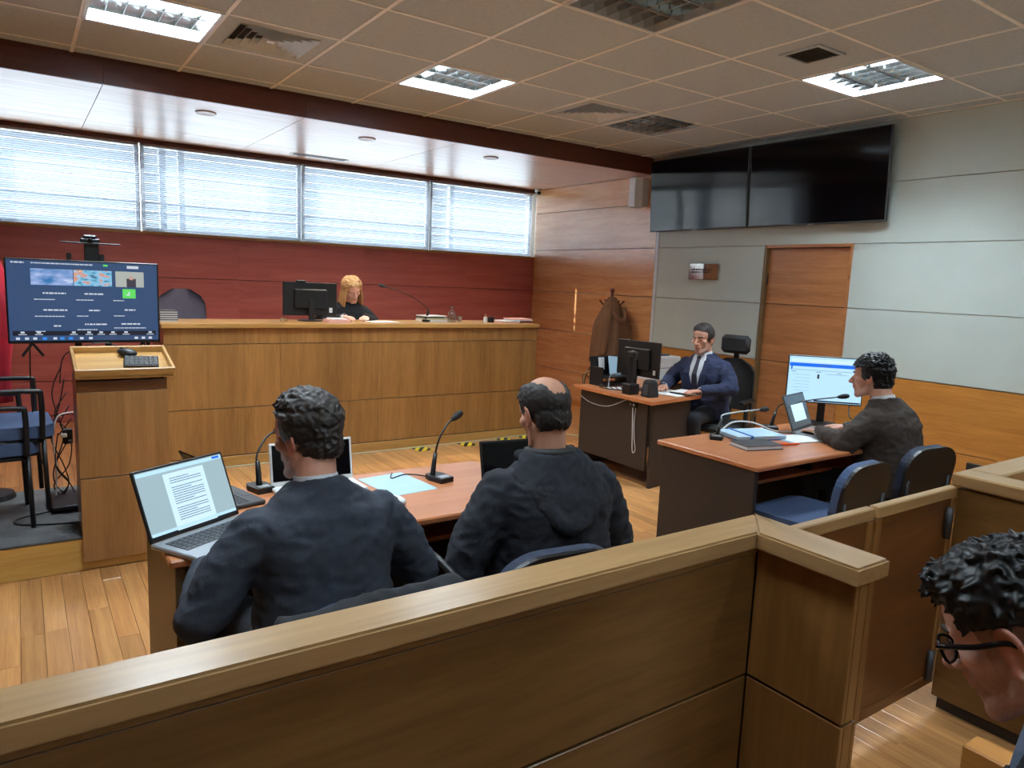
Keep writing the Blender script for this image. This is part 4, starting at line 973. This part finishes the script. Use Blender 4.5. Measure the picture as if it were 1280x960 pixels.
mic('gooseneck microphone standing on the bare middle of the two men\'s desk', (1.50, 2.72, .74), .2, [(-.02, .02, .02), (-.005, .02, .12), (.02, .02, .19), (.07, .025, .245), (.105, .03, .26)])
cable([(1.48, 2.78, .744), (1.40, 2.84, .748), (1.32, 2.82, .744), (1.36, 2.9, .744)], .003, 'thin microphone lead curling on the two men\'s desk')
stack('paper_sheet', 'pale bluish sheet lying beside the middle microphone', (1.31, 2.74, .74), .1, [(.22, .30, .002, 'paper_blue', 0)], 'papers')
t = thing('mouse', 'white computer mouse at the grey-haired man\'s elbow', 'mouse', (1.19, 2.50, .7402), .3); B().ell((0, 0, .012), (.03, .052, .018)).obj('shell', 'white_plastic', t, True); B().box((0, .025, .029), (.004, .014, .004), .001).obj('wheel', 'dark_grey', t)
t = thing('backpack', 'black backpack standing on the floor at the end of the two men\'s desk', 'bag', (.17, 1.98, 0), .3)
B().rings([[V((w_*math.cos(a)*1.0, d_*math.sin(a), z_)) for a in [2*PI*k/20 for k in range(20)]] for w_, d_, z_ in ((.13, .09, .0), (.16, .11, .03), (.165, .11, .2), (.15, .10, .33), (.10, .07, .40), (.03, .02, .42))]).obj('body', 'black_mat', t, True)
B().curve([(-.07, .0, .40), (-.05, 0, .48), (.02, 0, .51), (.09, 0, .47), (.10, 0, .38)], .012, 8).obj('strap', 'black', t, True); B().box((0, -.105, .14), (.2, .03, .18), .012).obj('pocket', 'black', t)

# ------------------------------------------------------------------ people
def remeshed(b, voxel, smooth=4, name='m', fac=.5):
    me = b.mesh(name); o = bpy.data.objects.new('tmp', me); COL.objects.link(o)
    r = o.modifiers.new('r', 'REMESH'); r.mode = 'VOXEL'; r.voxel_size = voxel; r.use_smooth_shade = True
    if smooth: s = o.modifiers.new('s', 'SMOOTH'); s.factor = fac; s.iterations = smooth
    dg = bpy.context.evaluated_depsgraph_get(); dg.update()
    out = bpy.data.meshes.new_from_object(o.evaluated_get(dg)); out.name = name
    bpy.data.objects.remove(o); bpy.data.meshes.remove(me)
    for p in out.polygons: p.use_smooth = True
    return out
def folds(me, amp, freq, seed=0, stretch=(1, 1, 1)):
    ns = [v.normal.copy() for v in me.vertices]
    for v, n in zip(me.vertices, ns):
        c = V((v.co.x*stretch[0], v.co.y*stretch[1], v.co.z*stretch[2]))*freq+V((seed, seed*2, seed*3))
        a = noise.noise(c); r_ = 1-abs(noise.noise(c*1.9+V((7, 3, 1))))
        v.co += n*amp*(a*.8+(r_*r_-.5)*.9)
def tint(me, fn):
    at = me.color_attributes.new('tint', 'FLOAT_COLOR', 'POINT')
    for i, v in enumerate(me.vertices): at.data[i].color = (*fn(v.co), 1)
def head_shape(b, M, ears=True, wide=1.0):
    """head in its own frame: +Y face, +Z up, 24 cm from chin to crown"""
    h = B(); w = wide
    h.ell((0, -.018, .042), (.077*w, .098, .084), None, 24, 16); h.ell((0, .026, .042), (.066*w, .062, .062), None, 20, 14); h.ell((0, .03, -.025), (.058*w, .055, .075), None, 20, 14)
    h.ell((0, -.045, -.02), (.062*w, .06, .06), None, 18, 12)
    for s in (-1, 1):
        h.chain([(s*.054*w, -.012, -.045), (s*.05*w, .005, -.075), (s*.016, .068, -.1)], [.02, .021, .02]); h.ell((s*.043*w, .05, -.014), (.024, .026, .022))
        h.cone((s*.044, .066, .026), (s*.012, .083, .027), .010, .011); h.ell((s*.014, .096, -.03), (.010, .012, .009))
        h.ell((s*.031, .069, .004), (.017, .013, .011)); h.chain([(s*.021, .086, -.06), (0, .096, -.0605)], [.0055, .0075])
        if ears:
            pts = [(s*(.074*w+.012*k_), -.016-.018*math.sin(a_), -.006+.032*math.cos(a_)) for a_, k_ in ((2.6, .2), (2.0, .6), (1.4, 1.), (.8, 1.05), (.2, .9), (-.5, .4), (-1.0, .0))]
            h.curve(pts, .0052, 8, 3); h.ell((s*(.076*w+.002), -.014, -.006), (.007, .016, .028)); h.ell((s*(.078*w), -.008, -.036), (.006, .009, .010))
    h.cone((0, .084, .018), (0, .116, -.026), .0085, .0125); h.ell((0, .116, -.028), (.012, .012, .0105))
    h.ell((0, .071, -.1), (.022, .019, .017)); h.ell((0, .071, -.078), (.027, .022, .022)); h.ell((0, .069, -.053), (.032, .026, .032)); h.chain([(-.022, .085, -.0505), (0, .099, -.0475), (.022, .085, -.0505)], [.005, .0065, .005])
    b.merge(h, M)
def scalp_pt(d, wide=1.0):
    """point on the cranium along a direction from its centre"""
    c = V((0, -.01, .04)); best = 0
    for ce, r in (((0, -.018, .042), (.077*wide, .098, .084)), ((0, .026, .042), (.066*wide, .062, .062)), ((0, -.045, -.02), (.062*wide, .06, .06))):
        o = c-V(ce); A = sum((d[k]/r[k])**2 for k in range(3)); Bq = 2*sum(o[k]*d[k]/r[k]**2 for k in range(3)); Cq = sum((o[k]/r[k])**2 for k in range(3))-1
        D = Bq*Bq-4*A*Cq
        if D > 0: best = max(best, (-Bq+math.sqrt(D))/(2*A))
    return c+d*best
def hair_mesh(mask, comb, n=900, rad=.009, length=.02, thick=lambda p: .006, voxel=.0036, wide=1.0, seed=1, smooth=4, jitter=.16):
    h = B(); rr = random.Random(seed); g = PI*(3-math.sqrt(5))
    for i in range(n):
        z = 1-2*(i+.5)/n; q = math.sqrt(1-z*z); d = V((q*math.cos(g*i), q*math.sin(g*i), z)); p = scalp_pt(d, wide)
        if not mask(p): continue
        t = comb(p)+V((rr.uniform(-1, 1), rr.uniform(-1, 1), rr.uniform(-1, 1)))*jitter
        t = (t-d*t.dot(d)); t = t.normalized() if t.length > 1e-4 else d.orthogonal()
        th = thick(p)*rr.uniform(.8, 1.25); a = p+d*(th*.3); L = length*rr.uniform(.7, 1.3)
        h.cone(a-t*L*.3, a+t*L+d*th, rad, rad*.55, 6)
    return remeshed(h, voxel, smooth, 'hair', .4)
def hand(b, wrist, fwd, back, side, curl=.5, k=1.0):
    """palm, four unequal bent fingers and a thumb leaving the side of the palm; back = direction out of the back of the hand"""
    f = V(fwd).normalized(); u = V(back); u = (u-f*u.dot(f)).normalized(); s = f.cross(u)*side; w = V(wrist)
    P = lambda x_, y_, z_: w+(s*x_+f*y_+u*z_)*k
    for x_ in (-.026, -.009, .009, .026): b.cone(P(x_*.7, .012, 0), P(x_, .082, 0), .015*k, .0115*k, 10)
    for x_, y_, L in ((-.030, .082, .060), (-.0105, .088, .072), (.010, .089, .077), (.030, .084, .068)):
        p = P(x_, y_, 0); a = 0; pts = [p]
        for j, (fr, c_) in enumerate(((.45, .45), (.30, .8), (.25, .6))):
            a += curl*c_; p = p+(f*math.cos(a)-u*math.sin(a)+s*(x_*1.2))*L*fr*k; pts.append(p)
        b.chain(pts, [.0098*k, .0088*k, .0080*k, .0070*k], 8)
    b.chain([P(.020, .020, -.004), P(.046, .048, -.010), P(.053, .078, -.016), P(.050, .102, -.024)], [.016*k, .0125*k, .010*k, .0085*k], 9)
def loft(b, secs, n=28):
    rs = []
    for c, rx, ry, M3, p in secs:
        ring = []
        for k in range(n):
            a = 2*PI*k/n; ca, sa = math.cos(a), math.sin(a)
            ring.append(V(c)+M3 @ V((rx*math.copysign(abs(ca)**p, ca), ry*math.copysign(abs(sa)**p, sa), 0)))
        rs.append(ring)
    b.rings(rs)
def person(label, loc, rz, P):
    """seated figure facing local +Y, origin on the floor below the pelvis"""
    t = thing('person', label, 'person', loc, rz)
    k = P.get('k', 1.0); lean = P.get('lean', .1); hz = P['hip']; side = P.get('side', 0.0)
    R = Matrix.Rotation(-lean, 3, 'X') @ Matrix.Rotation(side, 3, 'Y') @ Matrix.Rotation(P.get('twist', 0), 3, 'Z')
    H0 = V((0, 0, hz)); sp = lambda x_, y_, z_: H0+R @ V((x_*k, y_*k, z_*k))
    sh = P.get('sh', .19); E_, Wr = P['elbow'], P['wrist']; S_ = [sp(-sh, -.005, .395), sp(sh, -.005, .395)]
    neck = sp(0, .0, .505)
    HM = Matrix.Translation(neck+R @ V((0, P.get('hy', .035), .135*k))) @ Euler((P.get('pitch', 0), P.get('roll', 0), P.get('turn', 0)), 'ZXY' if False else 'XYZ').to_matrix().to_4x4()
    HM = Matrix.Translation(HM.translation) @ Matrix.Rotation(P.get('turn', 0), 4, 'Z') @ Matrix.Rotation(P.get('pitch', 0), 4, 'X') @ Matrix.Rotation(P.get('roll', 0), 4, 'Y') @ Matrix.Scale(P.get('hk', 1.04), 4)
    I3 = Matrix.Identity(3); wide = P.get('wide', 1.0)
    # body: head, neck, trunk, arms, hands and legs in one surface
    b = B(); head_shape(b, HM, P.get('ears', True), wide)
    b.cone(HM @ V((0, -.03, -.045)), neck-R @ V((0, 0, .03)), .056, .062, 16); b.cone(HM @ V((0, -.035, -.02)), neck, .055, .06, 16)
    loft(b, [(H0-V((0, 0, .05)), .15*k, .10*k, R, .8), (sp(0, 0, .06), .15*k, .105*k, R, .8), (sp(0, 0, .2), .13*k, .095*k, R, .8), (sp(0, 0, .34), .15*k, .10*k, R, .8), (sp(0, 0, .44), .155*k, .075*k, R, .8), (sp(0, 0, .49), .07*k, .055*k, R, .9)])
    kn = P.get('knee', [(-.12, .46, hz-.02), (.12, .46, hz-.02)]); an = P.get('ankle', [(-.12, .44, .09+P.get('fz', 0)), (.12, .44, .09+P.get('fz', 0))])
    for i, s in enumerate((-1, 1)):
        b.chain([S_[i]+R @ V((-s*.03, 0, 0)), E_[i], Wr[i]], [.046, .036, .026]); b.chain([(s*.085, 0, hz), kn[i], an[i]], [.075, .05, .036])
        hd = P['hand'][i]
        if hd: hand(b, Wr[i], hd[0], hd[1], -s if hd[2] else s, hd[3], .95)
        b.chain([an[i], V(an[i])+V((0, .12, -.05))], [.036, .03])
    me = remeshed(b, P.get('voxel', .0055), P.get('sm', 3), 'body', .45)
    inv = HM.inverted(); sk = lin(P.get('skin', (196, 146, 122))); bd = lin(P.get('beard', (150, 120, 108))); amt = P.get('beard_amt', 0)
    def col(co):
        p = inv @ co; c = V(sk)
        if p.length < .2:
            if abs(p.x) < .024 and .074 < p.y and -.068 < p.z < -.043: c = c.lerp(V((sk[0]*.78, sk[1]*.5, sk[2]*.5)), .75)
            elif amt:
                m_ = min(1, max(0, (-.028-p.z)/.02))*min(1, max(0, (p.y+.012)/.02))*(1 if p.z > -.125 else 0); m_ *= .55+.45*noise.noise(p*160)
                c = c.lerp(V(bd), max(0, min(1, m_*amt)))
            fade = P.get('fade')
            if fade and p.y < .03 and p.z > -.06: c = c.lerp(V(lin((70, 56, 50))), fade*min(1, max(0, (p.z+.05)/.05)))
            if abs(p.x) > .079*wide and abs(p.y+.012) < .03: c = c.lerp(V((sk[0]*1.08, sk[1]*.66, sk[2]*.62)), .45)
        return c
    tint(me, col); mobj('body', me, 'skin', t, True)
    for s in (-1, 1):
        e = B(); e.ell((s*.031, .0725, .004), (.0095, .008, .0055), None, 12, 8); eo = e.xf(HM).obj('eye', 'eye_white', t, True); B().ell((s*.031, .0792, .0035), (.0046, .0026, .0046), None, 10, 6).xf(HM).obj('iris', 'iris', eo, True)
        B().cone((s*.046, .074, .028), (s*.014, .0935, .031), .0035, .005, 6).xf(HM).obj('eyebrow', P.get('hairmat', 'hair_dark'), t, True)
    if P.get('hair'):
        me = hair_mesh(wide=wide, **P['hair']); me.transform(HM); mobj('hair', me, P.get('hairmat', 'hair_dark'), t, True)
    # jacket
    bul = P.get('bulk', 1.0); j = B()
    wz = P.get('hem', -.04)
    loft(j, [(sp(0, 0, wz), .195*k*bul, .145*k*bul, R, .75), (sp(0, 0, .10), .185*k*bul, .14*k*bul, R, .75), (sp(0, .0, .22), .175*k*bul, .135*k*bul, R, .75), (sp(0, .0, .34), .19*k*bul, .14*k*bul, R, .75), (sp(0, -.005, .415), .198*k, .118*k*bul, R, .85), (sp(0, -.008, .455), .16*k, .10*k, R, .9), (sp(0, -.010, .487), .115*k, .085*k, R, .95), (sp(0, -.008, .515), .078*k, .074*k, R, .98)])
    for i, s in enumerate((-1, 1)):
        wv = V(Wr[i]); ev = V(E_[i]); cuff = wv+(ev-wv).normalized()*.02
        j.chain([S_[i]+R @ V((-s*.018, 0, -.008)), S_[i].lerp(ev, .5), ev, ev.lerp(cuff, .5), cuff], [.072*bul, .068*bul, .060*bul, .053, .043])
    jm = remeshed(j, P.get('jvoxel', .010), 6, 'jacket'); folds(jm, P.get('fold', .008), 9, P.get('seed', 1), (1, 1, 1.6)); folds(jm, P.get('fold', .008)*.4, 24, P.get('seed', 1)+4, (.7, .7, 1.5))
    mobj('jacket', jm, P['jacket'], t, True)
    if P.get('collar', True):
        for rr_, hh, mt, nm, ofs in ((.067, .034, P.get('shirt', 'shirt_white'), 'shirt_collar', .006), (.083, .026, P['jacket'], 'jacket_collar', -.006)):
            q = B(); rs = []
            for kk in range(25):
                a = PI*.5+(2*PI-.9)*(kk/24)+.45; c_, s_ = math.cos(a), math.sin(a); base = sp(0, .0, .492+ofs)
                o_ = R @ V((rr_*c_, rr_*s_*1.02, 0)); u_ = R @ V((0, 0, 1)); rs.append([base+o_, base+o_*.95+u_*hh, base+o_*.89+u_*hh, base+o_*.9])
            q.rings(rs); q.obj(nm, mt, t, 'auto')
    if P.get('front'):
        fx = lambda x_, z_, d_: sp(x_, (.142 if z_ < .36 else .142-.55*(z_-.36))*bul*k**0+d_, z_)
        def strip(pts, d_, th, nm, mt):
            q = B(); rs = []
            for (xa, xb, z_) in pts: rs.append([fx(xa, z_, d_), fx(xb, z_, d_), fx(xb, z_, d_-th), fx(xa, z_, d_-th)])
            q.rings(rs); return q.obj(nm, mt, t)
        strip([(-.012, .012, .14), (-.035, .035, .24), (-.052, .052, .34), (-.062, .062, .42), (-.055, .055, .49), (-.045, .045, .525)], .008, .04, 'shirt', P.get('shirt', 'shirt_white'))
        strip([(-.006, .006, .15), (-.030, .030, .22), (-.022, .022, .36), (-.015, .015, .46), (-.02, .02, .50)], .014, .005, 'tie', 'tie')
        for s in (-1, 1): strip([(s*.006, s*.03, .13), (s*.03, s*.085, .26), (s*.055, s*.115, .36), (s*.062, s*.095, .40), (s*.06, s*.085, .47)], .012, .006, 'lapel', P['jacket'])
    for i in range(2):
        if P['hand'][i]:
            wv, ev = V(Wr[i]), V(E_[i]); d_ = (wv-ev).normalized(); B().tube([wv-d_*.03, wv+d_*.006], [.036, .034], 14).obj('cuff', P.get('shirt', 'shirt_white'), t, True)
    # trousers and shoes
    q = B(); loft(q, [(H0-V((0, 0, .07)), .175*k, .13*k, I3, .8), (H0+V((0, 0, .05)), .175*k, .13*k, I3, .8)])
    for i, s in enumerate((-1, 1)): q.chain([(s*.09, 0, hz), kn[i], V(an[i])+V((0, 0, .03))], [.092, .068, .055])
    tm = remeshed(q, .014, 5, 'trousers'); folds(tm, .005, 11, 3); mobj('trousers', tm, 'trouser', t, True)
    for i in range(2):
        a = V(an[i]); B().rings([[V((a.x+w_*math.cos(x_), a.y+yo+d_*math.sin(x_), a.z-.09+z_)) for x_ in [2*PI*m_/16 for m_ in range(16)]] for w_, d_, yo, z_ in ((.045, .135, .06, .0), (.047, .14, .06, .025), (.043, .12, .05, .05), (.04, .055, .0, .085))]).obj('shoe', 'shoe', t, True)
    return t, HM, sp, R

short_back = lambda p: (p.z > .058 + .42*max(0, p.y)) or (p.y < .02 and p.z > -.005 and not (abs(p.x) > .06 and p.y > -.04 and p.z < .0)) or (p.y < -.045 and p.z > -.062)
# man in navy suit, grey-brown hair
person('grey-haired man in a dark navy suit seen from behind, working at a laptop', (.705, 1.91, 0), .05, dict(
    hip=.505, lean=.20, k=1.02, sh=.20, turn=.42, pitch=-.18, hy=.05, elbow=[(-.345, .04, .70), (.335, .06, .69)], wrist=[(-.27, .30, .74), (.20, .33, .765)],
    hand=[((.45, .9, 0), (-.2, .1, 1), 1, .5), ((-.2, 1, 0), (.1, .1, 1), 1, .5)], jacket='suit_navy', hairmat='hair_grey', skin=(206, 150, 126), beard=(150, 144, 140), beard_amt=.8, bulk=1.08, seed=2,
    hair=dict(mask=short_back, comb=lambda p: V((-.2, -.7, -.3 if p.z < .08 else .1)), n=2600, rad=.0052, length=.034, thick=lambda p: .011 if p.z > .06 else .007, seed=3)))
# balding man in hooded jacket
bald = lambda p: short_back(p) and not ((p.x/.052)**2+((p.y+.035)/.088)**2 < 1 and p.z > .045)
t, HM, sp, R = person('balding man in a dark hooded jacket seen from behind', (1.535, 1.93, 0), -.12, dict(
    hip=.495, lean=.12, k=1.04, sh=.205, turn=.10, pitch=-.36, hy=.03, elbow=[(-.33, .03, .66), (.31, .05, .66)], wrist=[(-.19, .25, .70), (.17, .27, .70)],
    hand=[((.5, .8, 0), (0, 0, 1), 1, .6), ((-.5, .8, 0), (0, 0, 1), 1, .6)], jacket='hoodie', collar=False, hairmat='hair_dark', skin=(190, 138, 112), bulk=1.16, fold=.010, seed=5, shirt='hoodie',
    hair=dict(mask=bald, comb=lambda p: V((0, -.6, -.7)), n=2400, rad=.0048, length=.022, thick=lambda p: .005, seed=4)))
q = B()
for kk in range(19):
    a = PI+.25+(PI-.5)*kk/18; c_, s_ = math.cos(a), math.sin(a)
    q.cone(sp(.10*c_, .085*s_-.005, .505+.012*s_), sp(.15*c_, .145*s_-.02, .45-.17*max(0, -s_)**2), .024, .03, 8)
for s in (-1, 1): q.cone(sp(s*.10, .02, .505), sp(s*.06, .09, .46), .026, .02, 8)
q.ell(sp(0, -.135, .33), (.10, .035, .085), (-.1, 0, 0))
hm = remeshed(q, .009, 8, 'hood'); folds(hm, .006, 14, 9); mobj('hood', hm, 'hoodie', t, True)
B().curve([sp(.075*math.cos(a), .075*math.sin(a)-.01, .515) for a in [PI*.62+1.76*PI*kk/14 for kk in range(15)]], .018, 8, 2).obj('inner_collar', 'black_mat', t, True)
# man in brown suit
person('dark-haired man in a brown suit sitting at the lit monitor', (4.23, 2.12, 0), .06, dict(
    hip=.51, lean=.22, k=1.03, sh=.195, turn=.10, pitch=-.08, hy=.055, elbow=[(-.30, .16, .77), (.31, .14, .75)], wrist=[(-.16, .40, .785), (.16, .40, .785)],
    hand=[((.35, 1, -.05), (0, .1, 1), 1, .45), ((-.3, 1, -.05), (0, .1, 1), 1, .45)], jacket='suit_brown', hairmat='hair_black', skin=(208, 156, 132), beard_amt=.3, bulk=1.14, seed=8,
    hair=dict(mask=short_back, comb=lambda p: V((-.1, .6 if p.z > .07 else -.5, -.3)), n=2400, rad=.0055, length=.030, thick=lambda p: .012 if p.z > .06 else .008, seed=6)))
# clerk
person('grey-bearded man in a blue suit and dark tie facing the room at the clerk\'s desk', (5.06, 4.28, 0), PI/2+.18, dict(
    hip=.55, lean=.12, k=1.02, sh=.195, turn=.02, pitch=-.10, hy=.04, elbow=[(-.30, .10, .79), (.30, .12, .79)], wrist=[(-.17, .38, .775), (.18, .40, .775)],
    hand=[((.4, 1, 0), (0, .1, 1), 1, .35), ((-.4, 1, 0), (0, .1, 1), 1, .35)], jacket='suit_blue', hairmat='hair_grey', skin=(196, 142, 118), beard=(120, 108, 102), beard_amt=.55, bulk=1.1, seed=11, front=True, knee=[(-.12, .38, .53), (.12, .38, .53)], ankle=[(-.12, .30, .09), (.12, .30, .09)],
    hair=dict(mask=short_back, comb=lambda p: V((.2, -.8, .1)), n=2200, rad=.005, length=.026, thick=lambda p: .007, seed=8)))
# judge
t, HM, sp, R = person('blond woman in black looking down behind the judge\'s bench', (2.72, 6.93, .34), PI-.1, dict(
    hip=.56, lean=.20, k=.94, sh=.172, turn=.18, pitch=-.50, hy=.05, hk=.97, roll=.15, ears=False, elbow=[(-.25, .14, .80), (.25, .12, .80)], wrist=[(-.08, .36, .885), (.12, .36, .885)],
    hand=[((.3, 1, 0), (0, .1, 1), 1, .4), ((-.3, 1, 0), (0, .1, 1), 1, .4)], jacket='suit_black', collar=False, hairmat='hair_blond', skin=(222, 172, 152), bulk=.96, seed=14, fz=.0, knee=[(-.1, .34, .54), (.1, .34, .54)], ankle=[(-.1, .26, .09), (.1, .26, .09)],
    hair=dict(mask=lambda p: p.z > .088 or (p.y < .035 and p.z > -.07), comb=lambda p: V((.5 if p.x > 0 else -.5, -.2, -.8)), n=1100, rad=.009, length=.03, thick=lambda p: .012, seed=9)))
q = B()
rr = random.Random(3)
for s in (-1, 1):
    for kk in range(14):
        y_ = -.06+.008*kk; q.chain([HM @ V((s*.076, y_, .03)), HM @ V((s*(.088+.008*rr.random()), y_+.012, -.06)), HM @ V((s*(.085+.02*rr.random()), y_+.01, -.15)), HM @ V((s*(.07+.03*rr.random()), y_, -.21-.03*rr.random()))], [.011, .013, .012, .004], 6)
mobj('long_hair', remeshed(q, .006, 2, 'long_hair'), 'hair_blond', t, True)
# young man with glasses
curly = lambda p: p.z > .062+.30*max(0, p.y) or (p.y < .035 and p.z > .035 - .0*p.y) or (p.y < -.05 and p.z > -.02)
t, HM, sp, R = person('young man with curly black hair and dark-rimmed glasses looking down', (1.279, 0.113, 0), .08, dict(
    hip=0.524, lean=.40, k=1.03, sh=.20, turn=.0, pitch=-.56, hy=.05, hk=1.0, elbow=[(-.27, .10, .72), (.27, .10, .72)], wrist=[(-.10, .36, .66), (.10, .36, .66)],
    hand=[((.3, 1, -.1), (0, .1, 1), 1, .5), ((-.3, 1, -.1), (0, .1, 1), 1, .5)], jacket='suit_black', shirt='shirt_blue', hairmat='hair_black', skin=(216, 166, 144), beard=(78, 62, 58), beard_amt=.5, fade=.55, voxel=.0042, sm=3, seed=17, front=True,
    hair=dict(mask=curly, comb=lambda p: V((.15*math.sin(p.x*90), .6 if p.y > -.02 else -.2, .1)), n=3000, rad=.0066, length=.024, thick=lambda p: (.016 + (.008 if p.y > .03 else 0)) if p.z > .085 else (.010 if p.z > .06 else .003), voxel=.0028, seed=12, smooth=14, jitter=.40)))
g = thing('glasses', 'dark-rimmed glasses worn by the young man', 'glasses'); g.parent = None
GM = Matrix.Translation((1.279, 0.113, 0)) @ Matrix.Rotation(.08, 4, 'Z') @ HM; g.matrix_world = GM
for s in (-1, 1):
    pts = [(s*.034+.025*math.cos(a)*(1.0), .098-.006*abs(math.cos(a)), .000+.020*math.sin(a)+(.003 if math.sin(a) > 0 else 0)) for a in [2*PI*kk/20 for kk in range(21)]]
    rm = B().tube(pts, .0026, 6).obj('rim', 'black_gloss', g, True)
    B().prism([(.0235*math.cos(a), .0185*math.sin(a)) for a in [2*PI*kk/20 for kk in range(20)]], -.0006, .0006, Matrix.Translation((s*.034, .094, .001)) @ Matrix.Rotation(PI/2, 4, 'X')).obj('lens', 'lens', rm)
    B().curve([(s*.058, .092, .012), (s*.074, .082, .014), (s*.083, .03, .008), (s*.084, -.02, .006), (s*.083, -.04, -.015)], .0044, 6).obj('temple', 'black_gloss', g, True)
B().curve([(-.010, .098, .004), (0, .104, .008), (.010, .098, .004)], .0026, 6).obj('bridge', 'black_gloss', g, True)
# coat over the chair back
q = B()
for x_ in range(25):
    u = -.24+.02*x_; q.cone((u, -.02, -.02), (u*1.05, -.07, -.24), .03, .028, 8); q.cone((u, .0, 0), (u, -.03, -.02), .03, .03, 8)
cm_ = remeshed(q, .010, 5, 'body'); folds(cm_, .012, 10, 6); t = thing('black_coat', 'black coat draped over the chair back behind the grey-haired man', 'coat', (.72, 1.615, .79), .05); mobj('body', cm_, 'suit_black', t, True)
